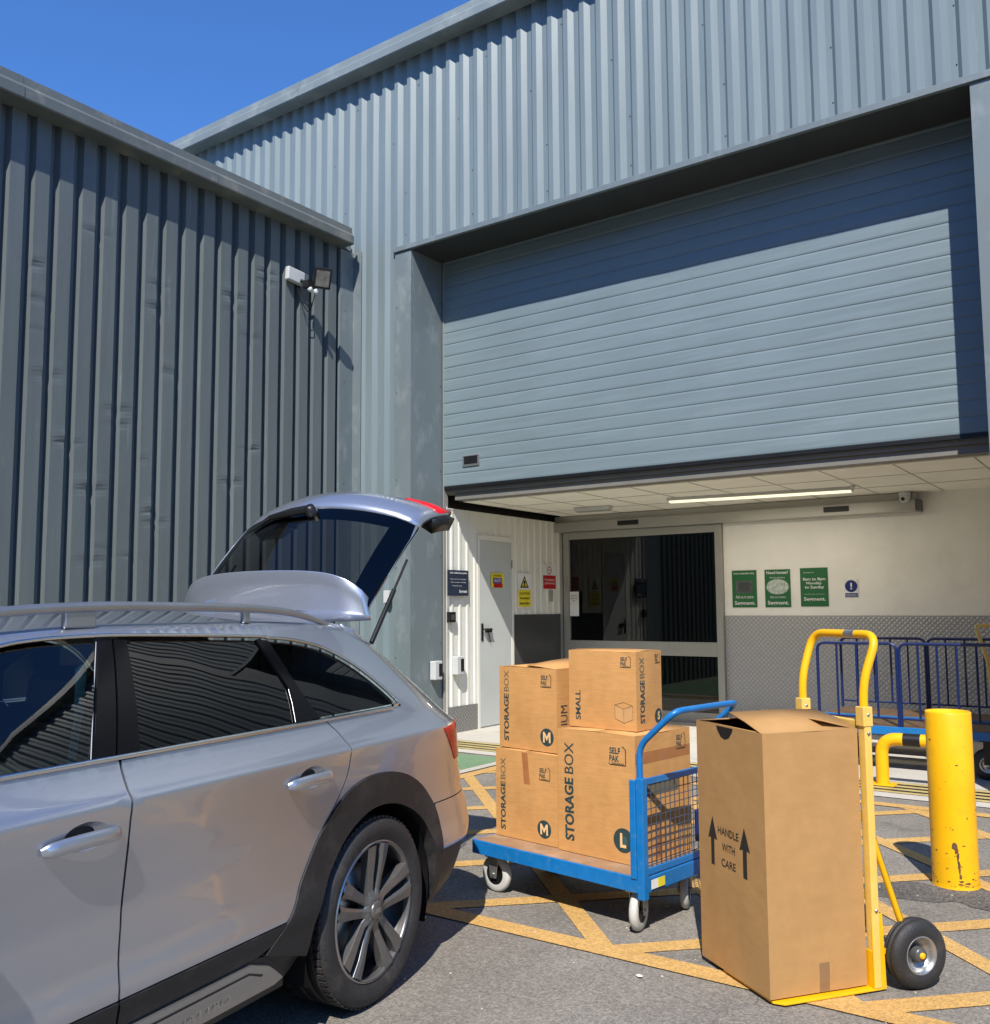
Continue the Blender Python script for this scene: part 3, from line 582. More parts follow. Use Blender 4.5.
sign('poster',(-3.315,yb,1.667),'y',.32,.45,'sign_green','green poster with white opening hours text, right of the oval picture poster','poster',
 [('text','sign_white',-.38,.36,.0,.40,'Opening hours'),('text','sign_white',-.40,.15,.42,.25,'8am to 8pm',.02),('text','sign_white',-.28,.05,.28,.14,'Monday',.02),('text','sign_white',-.34,-.06,.36,.04,'to Sunday',.02),('text','sign_white',-.38,-.20,.36,-.17,'Customers only out of hours'),('text','sign_white',-.38,-.38,.40,-.26,'Segment.',.02)])
sign('round_sign',(-2.896,yb,1.645),'y',.15,.21,'sign_white','small white notice with a blue disc and white exclamation mark','sign',
 [('disc','sign_blue',0,.12,.46,0),('rect','sign_white',-.06,.08,.06,.30),('rect','sign_white',-.06,-.05,.06,.03),('rect','sign_blue',-.46,-.46,.46,-.26),('text','sign_white',-.38,-.41,.38,-.32,'FIRE DOOR')])
xs_=XR+.016
sign('notice_sign',(xs_+.03,8.727,1.742),'x',.40,.30,'sign_navy','navy notice with white print beside the left jamb, over the white wall','sign',
 [('text','sign_white',-.40,.34,.42,.43,'Unit collections point',.02),('text','sign_white',-.38,.12,.38,.17,'Please report to reception'),('text','sign_white',-.36,.0,.36,.05,'before loading or unloading'),('text','sign_white',-.30,-.14,.16,-.09,'Thank you'),('text','sign_white',.04,-.42,.42,-.26,'Segment',.02)])
sign('warning_sign',(xs_,10.175,1.67),'x',.31,.45,'sign_white','white and yellow warning sign with a black triangle, right of the grey door','sign',
 [('rect','sign_yellow',-.47,-.47,.47,.02),('tri','ink_black',-.32,.08,.32,.43),('tri','sign_yellow',-.2,.12,.2,.36),('text','ink_black',-.08,.13,.08,.29,'!',.04),('text','ink_black',-.38,-.12,.38,-.05,'CAUTION',.02),('text','ink_black',-.36,-.25,.36,-.18,'Automatic',.02),('text','ink_black',-.36,-.40,.36,-.33,'shutter door',.02)])
sign('prohibition_sign',(xs_,10.79,1.86),'x',.34,.34,'sign_white','white and red prohibition sign near the back corner of the side wall','sign',
 [('rect','sign_red',-.47,-.47,.47,.06),('disc','sign_red',0,.27,.16,0),('disc','sign_white',0,.27,.12,0),('rect','sign_red',-.10,.25,.10,.285),('text','sign_white',-.36,-.16,.36,-.05,'No unauthorised'),('text','sign_white',-.36,-.32,.36,-.22,'persons')])
sign('door_sticker',(XR+.021,9.56,1.79),'x',.27,.18,'sign_yellow','small yellow, violet and red sticker on the grey steel door','sticker',
 [('rect','sign_red',-.3,-.5,.4,-.22),('rect','violet',-.35,-.22,.35,.16),('text','sign_white',-.25,-.12,.25,.08,'24hr CCTV',.02),('text','ink_black',-.3,.24,.3,.40,'WARNING')])
o=MB().box2((XR+.016,10.78,1.53),(XR+.035,10.86,1.68)).build('intercom','alu',bevel=.004); tag(o,'small grey intercom plate below the red prohibition sign','intercom')
# sockets
def socket(c,label,mt,rz):
    S=empty('key_box',c,rz,label=label,cat='switch box')
    MB().box2((-.065,-.08,-.10),(.065,0,.11)).build('case',mt,S,bevel=.008); MB().box2((.0,-.086,-.06),(.055,-.0805,.08)).build('faceplate','dark',S)
socket((XR+.002,8.33,.745),'pale grey switch box on the blue grey jamb of the opening','white_plastic',PI/2)
socket((XR+.014,8.72,.78),'white switch box on the white side wall beside the jamb','white_plastic',PI/2)
S=empty('keypad',(XR+.014,8.61,1.345),PI/2,label='small black keypad below the navy notice',cat='keypad'); MB().box2((-.06,-.05,-.06),(.06,0,.06)).build('case','dark',S,bevel=.006); MB().box2((-.03,-.054,-.03),(.03,-.0505,.03)).build('button_panel','darkmetal',S)
o=MB().box2((-.04,-.05,-.07),(.04,0,.07)).build('junction_box','white_plastic',bevel=.006); o.location=(-7.09,YF-.04,1.58); tag(o,'small pale junction box on the facade behind the raised tailgate','junction box')
# ceiling lights
CLt=empty('batten_light',(-3.58,10.03,ZC),R(7.6),label='long lit batten light under the bay ceiling',cat='ceiling light')
MB().box2((-1.0,-.085,-.035),(1.0,.085,-.001)).build('housing','white_plastic',CLt,bevel=.004); MB().box2((-.98,-.06,-.055),(.98,.03,-.0355)).build('diffuser','lit',CLt,bevel=.006)
al_=bpy.data.lights.new('batten_glow','AREA'); al_.shape='RECTANGLE'; al_.size=1.9; al_.size_y=.08; al_.energy=13; al_.color=(1,.91,.76); ao_=bpy.data.objects.new('batten_glow',al_); COL.objects.link(ao_); ao_.parent=CLt; ao_.location=(0,-.015,-.062)
S=empty('emergency_light',(-5.69,10.12,ZC),R(4),label='short unlit emergency light fitting on the ceiling near the side wall',cat='ceiling light')
MB().box2((-.24,-.06,-.05),(.24,.06,-.001)).build('housing','white_plastic',S,bevel=.01); MB().box2((-.22,-.045,-.062),(.22,.045,-.0505)).build('diffuser','alu',S,bevel=.005)
S=empty('security_camera',(-2.24,10.92,ZC),0,label='white dome security camera on the ceiling by the end of the door header',cat='camera')
MB().lathe([(0,0),(.06,0),(.065,-.04),(.06,-.045)],(0,0,0),(0,0,1),24).build('base','white_plastic',S); MB().lathe([(.055,-.045),(.06,-.07),(.05,-.10),(.028,-.12),(0,-.126)],(0,0,0),(0,0,1),24).build('dome','white_plastic',S); MB().lathe([(0,.012),(.02,.01),(.022,0)],(-.01,-.050,-.085),(-.2,-1,-.3),16).build('lens','dark',S)
o=MB().lathe([(0,0),(.03,0),(.03,-.015),(.012,-.02),(.012,-.05),(.02,-.055),(0,-.056)],(-2.55,10.0,ZC-.001),(0,0,1),16).build('smoke_detector','white_plastic'); tag(o,'tiny white sprinkler head on the ceiling left of the dome camera','sprinkler')
# floodlight and camera on the annex wall
FL=empty('floodlight',(XL,6.98,5.08),0,label='black floodlight with sensor on a white bracket high on the ribbed wall',cat='floodlight')
MB().box((.045,-.03,.04),(.06,.24,.15),Matrix.Rotation(R(-4),3,'X')).build('mounting_box','white_plastic',FL,bevel=.01)
b=MB(); b.tube([(.08,.02,.0),(.16,.10,-.04),(.20,.18,-.03)],.018,10); b.box((.17,.06,-.06),(.09,.10,.08)); b.build('arm','dark',FL)
rot=Matrix.Rotation(R(-30),3,'Z')@Matrix.Rotation(R(28),3,'Y')
hd=MB().box((.26,.17,.03),(.07,.20,.23),rot).build('lamp_head','dark',FL,bevel=.008)
MB().box(Vector((.26,.17,.03))+rot@Vector((.038,0,0)),(.005,.150,.175),rot).build('lamp_glass','lamp_glass',hd)
b=MB(); b.lathe([(0,.03),(.02,.025),(.03,0),(.022,-.03),(0,-.035)],(.20,.05,-.12),(.4,-.3,-1),16); b.lathe([(0,.03),(.018,.025),(.026,0),(.02,-.03),(0,-.035)],(.22,.12,-.135),(.2,.3,-1),16); b.build('motion_sensor','white_plastic',FL)
b=MB(); b.tube([(.04,.0,-.05),(.08,.04,-.25),(.10,.12,-.34),(.05,.2,-.30),(.19,.14,-.13)],.006,6,fillet=.08); b.tube([(.16,.10,-.1),(.12,.14,-.26),(.04,.06,-.20)],.005,6,fillet=.06); b.build('cable','dark',FL)
#%%PART2
# ------------------------------------------------------------------ car body mathematics (side surface as a function of length and height)
def pchip(xs,ys):
    xs=np.array(xs,float);ys=np.array(ys,float);h=np.diff(xs);d=np.diff(ys)/h;m=np.zeros(len(xs))
    for i in range(1,len(xs)-1):
        if d[i-1]*d[i]>0:
            w1=2*h[i]+h[i-1];w2=h[i]+2*h[i-1];m[i]=(w1+w2)/(w1/d[i-1]+w2/d[i])
    m[0]=d[0];m[-1]=d[-1]
    xs=list(map(float,xs));ys=list(map(float,ys));h=list(map(float,h));m=list(map(float,m))
    import bisect
    def f(x):
        x=min(max(x,xs[0]),xs[-1]);i=max(min(bisect.bisect_right(xs,x)-1,len(xs)-2),0)
        t=(x-xs[i])/h[i]
        return ((2*t**3-3*t**2+1)*ys[i]+(t**3-2*t**2+t)*h[i]*m[i]+(-2*t**3+3*t**2)*ys[i+1]+(t**3-t**2)*h[i]*m[i+1])
    return f
TB=pchip([.12,.20,.30,.40,.46,.56,.66,.76,.88,.948,.956,.970,1.0,1.03],[.78,.83,.885,.905,.918,.905,.905,.913,.927,.932,.9285,.915,.893,.874])
ZR=pchip([-2.6,-1.9,-1.45,-1.0,-.5,0,.3,.55],[1.0,1.27,1.385,1.405,1.405,1.395,1.38,1.36])
SR=pchip([.12,.19,.28,.34,.44,.48,.52,.60,.64,.70,.78,.86,.95,1.03,1.2,1.40],[.90,.97,1.035,1.07,1.11,1.13,1.14,1.12,1.09,1.07,1.035,1.01,.98,.90,.72,.50])
SF=pchip([.12,.3,.5,.7,.85,1.03],[-3.55,-3.66,-3.70,-3.66,-3.55,-3.3])
PR=2.5
def thalf(s,z):
    if z<=1.03: return TB(z)
    zr=ZR(s)-.02;q=(z-1.03)/max(zr-1.03,.02)
    t=.874-.165*min(q,1)-.05*min(q,1)**2
    if q>1: t-= .08*min((q-1)/.07,1.)**2
    return t
def half(s,z):
    t=thalf(s,z); u=SR(z)-s
    if u<.62: t*=max(1-(1-max(u,0)/.62)**PR,0)**(1/PR)
    u=s-SF(z)
    if u<.9: t*=max(1-(1-max(u,0)/.9)**PR,0)**(1/PR)
    return t
def snorm(s,z):
    e=.003; ds=(half(s+e,z)-half(s-e,z))/(2*e); dz=(half(s,z+e)-half(s,z-e))/(2*e)
    return Vector((1,-ds,-dz)).normalized()
def resample(poly,st=.03):
    out=[]
    for i in range(len(poly)):
        a=Vector(poly[i]);b_=Vector(poly[(i+1)%len(poly)]); n=max(1,int(math.ceil((b_-a).length/st)))
        for k in range(n): out.append(a+(b_-a)*k/n)
    return out
def smooth_line(pts,n=6):
    # catmull-rom through open point list
    P=[Vector(p) for p in pts]; P=[P[0]*2-P[1]]+P+[P[-1]*2-P[-2]]; out=[]
    for i in range(1,len(P)-2):
        for k in range(n):
            t=k/n; out.append(.5*((2*P[i])+(P[i+1]-P[i-1])*t+(2*P[i-1]-5*P[i]+4*P[i+1]-P[i+2])*t*t+(3*P[i]-P[i-1]-3*P[i+1]+P[i+2])*t**3))
    out.append(P[-2]); return out
def panel(name,poly,mt,parent,side=1,off=0.0,edge=.012,gx=.05,gz=.011,holes=()):
    pts=resample(poly); n=len(pts); xs=[p.x for p in pts]; zs_=[p.y for p in pts]
    P2=[(p.x,p.y) for p in pts]
    def inside(x,y):
        c=False;j=n-1
        for i in range(n):
            if (P2[i][1]>y)!=(P2[j][1]>y) and x<(P2[j][0]-P2[i][0])*(y-P2[i][1])/(P2[j][1]-P2[i][1])+P2[i][0]: c=not c
            j=i
        return c
    A=np.array(P2); extra=[]
    z=math.floor(min(zs_)/gz)*gz
    while z<max(zs_):
        x=math.floor(min(xs)/gx)*gx
        while x<max(xs):
            if inside(x,z) and np.min((A[:,0]-x)**2+(A[:,1]-z)**2)>(.009)**2: extra.append((x,z))
            x+=gx
        z+=gz
    hv=[];he=[]
    for h in holes:
        o_=n+len(extra)+len(hv); hv+=[(p[0],p[1]) for p in h]; he+=[(o_+i,o_+(i+1)%len(h)) for i in range(len(h))]
    if holes: extra=[p for p in extra if all(min((p[0]-q[0])**2+(p[1]-q[1])**2 for q in h)>.00005 for h in holes)]; hv=[];he=[]
    for h in holes:
        o_=n+len(extra)+len(hv); hv+=[(p[0],p[1]) for p in h]; he+=[(o_+i,o_+(i+1)%len(h)) for i in range(len(h))]
    vv,ee,ff=delaunay_2d_cdt([Vector(p) for p in P2+extra+hv],he,[list(range(n))],1,1e-6)[:3]
    if holes:
        def inh(c,h):
            ins=False;j=len(h)-1
            for i in range(len(h)):
                if (h[i][1]>c[1])!=(h[j][1]>c[1]) and c[0]<(h[j][0]-h[i][0])*(c[1]-h[i][1])/(h[j][1]-h[i][1])+h[i][0]: ins=not ins
                j=i
            return ins
        ff=[f for f in ff if not any(inh((sum(vv[i].x for i in f)/len(f),sum(vv[i].y for i in f)/len(f)),h) for h in holes)]
    V=[];NN=[]
    for p in vv:
        nn=snorm(p.x,p.y); q=Vector((half(p.x,p.y),p.x,p.y))+nn*off
        if side<0: q.x=-q.x; nn=Vector((-nn.x,nn.y,nn.z))
        V.append(q);NN.append(nn)
    F=[tuple(f) for f in ff]
    # turned-in edge so the panel has thickness
    cnt={}
    for f in F:
        for i in range(len(f)):
            k=(f[i],f[(i+1)%len(f)]); kk=(min(k),max(k)); cnt.setdefault(kk,[]).append(k)
    bd=[v[0] for v in cnt.values() if len(v)==1]
    m0=len(V); nV=list(V); nN=list(NN); mp={}
    me=bpy.data.meshes.new(name)
    if edge:
        for a,b_ in bd:
            ids=[]
            for i in (a,b_):
                nV.append(V[i]); nN.append(None); nV.append(V[i]-NN[i]*edge); nN.append(None); ids+= [len(nV)-2,len(nV)-1]
            F.append((ids[0],ids[2],ids[3],ids[1]))
    if side<0: F=[f[::-1] for f in F]
    me.from_pydata([tuple(p) for p in nV],[],F); me.update()
    for p in me.polygons: p.use_smooth=True
    fn=[(0,0,0)]*len(nV)
    for p in me.polygons:
        for i in p.vertices:
            if nN[i] is None: fn[i]=tuple(p.normal)
    # orient faces outward
    nrm=[tuple(nN[i]) if nN[i] is not None else fn[i] for i in range(len(nV))]
    fl=me.polygons[0]; sgn=sum((Vector(p.normal).dot(NN[p.vertices[0]]) for p in list(me.polygons)[:max(1,len(ff))]))
    if sgn<0: me.flip_normals()
    me.normals_split_custom_set_from_vertices(nrm)
    me.materials.append(M[mt]); o=bpy.data.objects.new(name,me); COL.objects.link(o); o.parent=parent
    return o
def onsurf(pts,off=0,side=1):
    out=[]
    for p in pts:
        nn=snorm(p[0],p[1]); q=Vector((half(p[0],p[1]),p[0],p[1]))+nn*off
        if side<0: q.x=-q.x
        out.append(q)
    return out
CAR=empty('estate_car',(-3.335446,2.533191,0),R(8.759),label='silver estate car with roof rails, tinted rear windows and its tailgate raised',cat='car')
# outline curves in (length, height)
gapB=[(-1.177,1.048),(-1.189,.977),(-1.195,.904),(-1.194,.785),(-1.196,.629),(-1.205,.452)]
gapBl=[(-1.205,.452),(-1.20,.375)]
dlo=[(-1.403,1.353),(-1.313,1.364),(-1.217,1.369),(-1.055,1.371),(-.858,1.366),(-.606,1.357),(-.409,1.348),(-.375,1.343),(-.248,1.331),(-.103,1.299),(.017,1.242),(.107,1.178),(.174,1.118),(.212,1.079)]
gapC=[(-.279,1.062),(-.23,1.012),(-.207,.956),(-.213,.927),(-.222,.874),(-.249,.816),(-.296,.752)]
archO=[(-.62,.373),(-.535,.448),(-.489,.501),(-.443,.573),(-.370,.670),(-.283,.757),(-.190,.812),(-.061,.838),(.11,.821),(.266,.764),(.398,.657),(.458,.549),(.462,.466),(.465,.37),(.47,.25)]
archI=[(-.40,.30),(-.375,.43),(-.323,.519),(-.229,.625),(-.13,.686),(-.026,.715),(.106,.706),(.231,.660),(.323,.596),(.385,.517),(.410,.427),(.43,.25)]
aO=smooth_line(archO,4); aI=smooth_line(archI,4); g=.0035
FA=-2.818   # front axle
faO=[Vector((FA+ (p.x*-1 if False else p.x)*.98,p.y-.015)) for p in aO]; faI=[Vector((FA+p.x*.98,p.y-.01)) for p in aI]
dloS=smooth_line(dlo,3)
gA=-2.26
def V2(l): return [Vector(p) for p in l]
u0_=.10
def rear_edge(z): return (SR(z)-u0_,z)
def front_edge(z): return (SF(z)+u0_,z)
for sd in (1,-1):
    nm=lambda s:s
    # doors
    cupR=lambda s0:[(s0+.012+.070*math.cos(a),.889+.036*math.sin(a)) for a in [2*PI*k/32 for k in range(32)]]
    gB=V2(gapB); gC=smooth_line(gapC,3)
    ar=[p for p in aO if p.y>.452 and p.x<-.296 and p.y<.75]
    fd=panel('front_door',[(gA,1.052),(-1.182,1.052)]+[(p.x-g,p.y) for p in gB[1:]]+[(gA+.02,.452)],'paint',CAR,sd,holes=[cupR(-1.345)])
    rd_=panel('rear_door',[(p.x+g,p.y) for p in gB]+[(-.535,.452)]+[(p.x-g,p.y) for p in ar]+[(p.x-g,p.y) for p in reversed(gC)],'paint',CAR,sd,holes=[cupR(-.44)])
    panel('lower_cladding',[(gA+.02,.447),(-1.209,.447),(-1.204,.378),(gA+.03,.378)],'cladding',fd,sd,off=.004)
    panel('lower_cladding',[(-1.201,.447),(-.54,.447),(-.60,.395),(-.66,.380),(-1.196,.378)],'cladding',rd_,sd,off=.004)
    # sill with satin strip
    panel('sill',[(gA-.1,.372),(-.66,.374),(-.615,.366),(-.52,.30),(-.45,.21),(gA+.2,.21)],'cladding',CAR,sd,off=-.004)
    st=panel('sill_strip',[(gA+.1,.370),(-.69,.368),(-.60,.335),(-.515,.275),(-.55,.262),(gA+.2,.268)],'satin',CAR,sd,off=.012,edge=.02)
    panel('sill_groove',[(gA+.15,.348),(-.70,.348),(-.63,.322),(-.64,.318),(-.70,.342),(gA+.15,.342)],'cladding',st,sd,off=.0135,edge=0)
    # quarter panel and D pillar
    top=[(p.x+.0,p.y) for p in dloS if p.x>-.30][::1]
    rz=[1.385,1.36,1.32,1.27,1.2,1.12,1.05,1.0,.95,.9,.85,.8,.75,.7,.66,.648]
    q=[(p.x+g,p.y) for p in gC]; arq=[(p.x,p.y+g) for p in aO if p.x>-.296 and p.x<.456 and p.y>.64][0:]
    q=[(-.279+g,1.064)]+[(p.x+g,p.y) for p in gC[1:]]+[(p.x,p.y+.002) for p in aO if p.x>-.29 and p.y>.652]
    body=q+[(.43,.648)]+[rear_edge(z) for z in reversed(rz)]+[(.30,ZR(.30)),(0,ZR(0)),(-.5,ZR(-.5)),(-1.0,ZR(-1.0)),(-1.3,ZR(-1.3))]
    body+= [(-1.3,1.372),(-1.217,1.376),(-1.055,1.378),(-.858,1.373),(-.606,1.364),(-.375,1.350)]+[(p.x+.008,p.y+.008) for p in dloS if p.x>-.3]+[(.215,1.064),(0,1.061)]
    # order: build closed loop
    body=[(-.275,1.057)]+[(p.x+g,p.y) for p in gC[1:]]+[(p.x,p.y+.002) for p in aO if p.x>-.29 and p.y>.652]+[(.41,.648)]+[rear_edge(z) for z in reversed(rz)]+[(.30,ZR(.30)-.006),(0,ZR(0)-.006),(-.5,ZR(-.5)-.006),(-1.0,ZR(-1.0)-.006),(-1.42,ZR(-1.42)-.006)]+[(-1.42,1.358),(-1.313,1.372),(-1.217,1.377),(-1.055,1.379),(-.858,1.374),(-.606,1.365),(-.409,1.356)]+[(p.x+.009,p.y+.009) for p in dloS if p.x>-.26]+[(.235,1.060),(0,1.056)]
    BODY=panel('body_side',body,'paint',CAR,sd)
    # A pillar
    panel('a_pillar',[(-1.425,ZR(-1.425)),(-1.9,ZR(-1.9)),(-2.35,ZR(-2.35)),(-2.48,1.045),(-2.30,1.052),(-1.9,1.215),(-1.6,1.315),(-1.425,1.357)],'paint',CAR,sd)
    # windows and pillars
    W1=panel('front_window',[(-2.22,1.062),(-1.262,1.060),(-1.100,1.364),(-1.217,1.366),(-1.313,1.361),(-1.42,1.349),(-1.6,1.305),(-1.9,1.205)],'glass_clear',fd,sd,off=-.012,edge=0)
    tt=[p for p in dloS if -.97<p.x<-.445]
    panel('rear_side_window',[(-1.098,1.064),(-.424,1.068),(-.392,1.167),(-.441,1.345)]+[(p.x,p.y-.003) for p in reversed(tt)]+[(-.992,1.366)],'glass_dark',rd_,sd,off=-.010,edge=0)
    panel('quarter_window',[(-.288,1.072),(.02,1.072),(.185,1.074),(.200,1.080)]+[(p.x-.004,p.y-.004) for p in reversed(dloS) if -.34<p.x<.19]+[(-.377,1.340),(-.336,1.174)],'glass_dark',BODY,sd,off=-.008,edge=0)
    bp=panel('b_pillar_trim',[(-1.259,1.060),(-1.185,1.060),(-1.045,1.369),(-1.098,1.367)],'gloss_black',fd,sd,off=-.004)
    bp=panel('b_pillar_trim',[(-1.178,1.060),(-1.101,1.062),(-.994,1.364),(-1.038,1.369)],'gloss_black',rd_,sd,off=-.004)
    panel('c_pillar_trim',[(-.421,1.066),(-.291,1.068),(-.339,1.174),(-.379,1.341),(-.438,1.347),(-.388,1.167)],'gloss_black',rd_,sd,off=-.003)
    b=MB(); b.tube(onsurf([(-.425,1.068),(-.405,1.13),(-.394,1.175)],-.004,sd),.0018,6); b.build('pane_edge','satin',rd_); MB().tube(onsurf([(-1.100,1.364),(-1.262,1.060)],-.007,sd),.0022,6).build('pane_edge','satin',fd)
    # bright window surround
    ln=[(p.x,p.y+.004) for p in smooth_line([(-2.2,1.075),(-1.9,1.213),(-1.6,1.313)]+dlo+[(.214,1.066),(.17,1.062)],4)]
    MB().tube(onsurf(ln,.003,sd),.0062,8,flat=1).build('window_trim','chrome',CAR)
    MB().tube(onsurf([(x/20,1.056+.004*max(0,(x/20+.4))) for x in range(-44,4)],.004,sd),.0078,8).build('belt_trim','chrome',CAR)
    # wheel arches
    for nm_,O_,I_ in (('rear_arch_trim',aO,aI),('front_arch_trim',faO,faI)):
        P_=[p for p in O_]+[p for p in reversed(I_)]
        panel(nm_,P_,'cladding',CAR,sd,off=.006,edge=.06,gx=.03)
    # front wing
    fo=[(p.x,p.y+.002) for p in faO if p.y>.46]
    panel('front_wing',[(gA-.004,1.052),(gA+.012,.452)]+[(p[0],p[1]) for p in reversed(fo)]+[(FA-.60,.46),front_edge(.46),front_edge(.6),front_edge(.72),(-3.2,.86),(-2.9,.92),(-2.5,.99),(-2.44,1.045)],'paint',CAR,sd)
    # lower corners of the bumpers
    panel('bumper_side',[(.452,.643),(.40,.66)]*0+[(.425,.643),(.455,.55),(.462,.47)]+[(.460,.452)]+[rear_edge(.452),rear_edge(.5),rear_edge(.56),rear_edge(.60),rear_edge(.643)],'paint',CAR,sd)
    panel('bumper_lower_side',[(.462,.448),(.466,.37),(.47,.16)]+[rear_edge(z) for z in (.16,.22,.28,.34,.40,.448)],'bumper_low',CAR,sd,off=-.006)
    # tail lamp
    tl=panel('tail_light',[(.455,.948),(.55,.952),(SR(.95)-u0_-.005,.952),(SR(.86)-u0_-.005,.86),(SR(.80)-u0_-.005,.800),(.60,.80),(.54,.86)],'lamp_red',CAR,sd,off=.003)
    # door handles
    for s0,par in ((-1.345,fd),(-.44,rd_)):
        cup=[(s0+.02+.062*math.cos(a),.884+.040*math.sin(a)) for a in [2*PI*k/24 for k in range(24)]]
        panel('handle_recess',cup,'interior',par,sd,off=.0012,edge=0) if False else None
        zz0=.882; L_=.115
        b=MB(); pts=onsurf([(s0-L_,zz0-.004),(s0-L_*.8,zz0),(s0-.03,zz0+.003),(s0+.03,zz0+.003),(s0+L_*.75,zz0),(s0+L_*.97,zz0-.002)],0,sd)
        offs=[.003,.015,.021,.021,.016,.004]; P_=[p+Vector((sd*o_,0,0)) for p,o_ in zip(pts,offs)]
        P_=smooth_line(P_,4)
        b.tube(P_,[.011,.018,.019,.019,.019,.019,.016],14,flat=.5,up=(0,0,1)); hh=b.build('door_handle','paint',par)
        b=MB(); lp=cupR(s0); rows=[]
        for r_ in (1.0,.85,.6,.3,.02):
            rows.append([onsurf([(s0+.012+(q_[0]-s0-.012)*r_,.889+(q_[1]-.889)*r_)],-.034*(1-r_**2.2),sd)[0] for q_ in lp+[lp[0]]])
        b.grid(rows); b.build('handle_cup','paint',hh)
# liners, floor and interior
for sd in (1,-1):
    ar=[p for p in aI]; fi=[p for p in faI]
    lin=[(-2.2,1.045),(gA,.22),(-.44,.22)]+[(p.x,p.y) for p in ar]+[(.44,.22)]+[rear_edge(z) for z in (.2,.3,.4,.5,.6,.7,.8,.9,1.0)]+[(.6,1.05),(.2,1.045)]
    panel('inner_skin',lin,'interior',CAR,sd,off=-.022,edge=0,gx=.1,gz=.05)
b=MB(); b.box2((-.80,-2.3,.22),(.80,-.42,.26)); b.box2((-.55,-.42,.23),(.55,.80,.27)); b.box2((-.72,-2.35,.26),(.72,-2.25,1.0)); b.box2((-.50,-2.6,.20),(.50,-3.40,.60)); b.build('floor_pan','interior',CAR)
# wheel housings
for yc in (0,FA):
    for sd in (1,-1):
        b=MB(); rows=[]
        for xx in (.48,.885):
            rows.append([(sd*xx,yc+.40*math.cos(a),.33+.40*math.sin(a)) for a in [PI*(-.12+1.24*k/20) for k in range(21)]])
        b.grid(rows); b.box((sd*.47,yc,.42),(.02,.86,.75)); b.build('wheel_housing','dark',CAR)
for sx in (-.37,.37):
    b=MB(); b.box((sx,-1.35,.42),(.50,.52,.22)); b.box((sx,-1.06,.78),(.48,.16,.62),Matrix.Rotation(R(-14),3,'X')); b.box((sx,-.97,1.19),(.26,.10,.18),Matrix.Rotation(R(-10),3,'X')); b.build('front_seat','interior',CAR,bevel=.05)
b=MB()
b.box((0,-.42,.44),(1.25,.50,.22)); b.box((0,-.12,.80),(1.24,.16,.60),Matrix.Rotation(R(-16),3,'X'))
for sx in (-.4,0,.4): b.box((sx,-.03,1.13),(.24,.09,.14))
b.build('rear_bench','interior',CAR,bevel=.05)
b=MB(); b.box((0,-2.0,.86),(1.45,.5,.26)); b.box((0,-1.7,.70),(.30,.5,.24)); b.build('dashboard','interior',CAR,bevel=.05)
b=MB(); b.lathe([(.175,-.012),(.187,0),(.175,.012),(.163,0),(.175,-.012)],(-.37,-1.66,.93),(0,.85,.5),28); b.build('steering_wheel','interior',CAR)
# seat belt and pillar lining seen through the front glass
b=MB(); 
for sd in (1,-1):
    b.add([(sd*.67,-1.18,.70),(sd*.67,-1.15,.70),(sd*.66,-1.150,1.02),(sd*.66,-1.130,1.155),(sd*.66,-1.122,1.275),(sd*.66,-1.138,1.298),(sd*.66,-1.158,1.285),(sd*.66,-1.158,1.155),(sd*.66,-1.176,1.015)],[(0,1,2,8),(2,3,7,8),(3,4,5,6,7)])
b.build('seat_belt','belt',CAR,thick=.004)
b=MB()
for sd in (1,-1): b.add([(sd*.80,-1.14,1.04),(sd*.76,-1.02,1.04),(sd*.60,-.98,1.37),(sd*.63,-1.08,1.37)],[(0,1,2,3)])
b.build('pillar_lining','interior2',CAR,thick=.01)
# roof, windscreen, bonnet
def toprow(s,zt,crown,n=18,inset=0):
    T=half(s,zt)-inset; return [Vector((T*(-1+2*k/n),s,zt+crown*(1-abs(-1+2*k/n)**2.4))) for k in range(n+1)]
def roofrow(s):
    r_=toprow(s,ZR(s)-.002,.045,36); T=half(s,ZR(s)-.02)-.006
    return [Vector((-T,s,ZR(s)-.022))]+r_+[Vector((T,s,ZR(s)-.022))]
MB().grid([roofrow(-1.45+1.93*i/64) for i in range(65)]).build('roof','paint',CAR,recalc=True)
MB().grid([toprow(-2.48+1.03*i/10,ZR(-2.48+1.03*i/10)-.004,.05+.05*(1-i/10)) for i in range(11)]).build('windscreen','glass_clear',CAR)
zb=lambda s: float(np.interp(s,[-3.62,-3.2,-2.9,-2.5,-2.44],[.73,.86,.92,.99,1.04]))
MB().grid([toprow(s,zb(s),.06) for s in [-3.60+1.14*i/16 for i in range(17)]]).build('bonnet','paint',CAR)
def cap(front,z0,z1,nz=10,off=0,tf=1.0,tf0=None):
    rows=[]
    for i in range(nz+1):
        z=z0+(z1-z0)*i/nz; T=TB(z) if z<=1.03 else thalf(SR(z)-.62 if not front else SF(z)+.9,z)
        u=u0_; L_=.9 if front else .62
        tm=T*max(1-(1-u/L_)**PR,0)**(1/PR); row=[]
        ks=[(-1+2*k/24) for k in range(25)] if tf0 is None else [tf0+(tf-tf0)*k/8 for k in range(9)]
        for a in ks:
            t=tm*a*(tf if tf0 is None else 1); d=L_*(1-(1-(abs(t)/T)**PR)**(1/PR))
            row.append(Vector((t,(SF(z)+d-off) if front else (SR(z)-d+off),z)))
        rows.append(row)
    return rows
RB=MB().grid(cap(False,.452,.643,8)).build('rear_bumper','paint',CAR,thick=.01)
MB().grid(cap(False,.16,.448,8,-.004)).build('bumper_lower','bumper_low',RB,thick=.01)
b=MB(); 
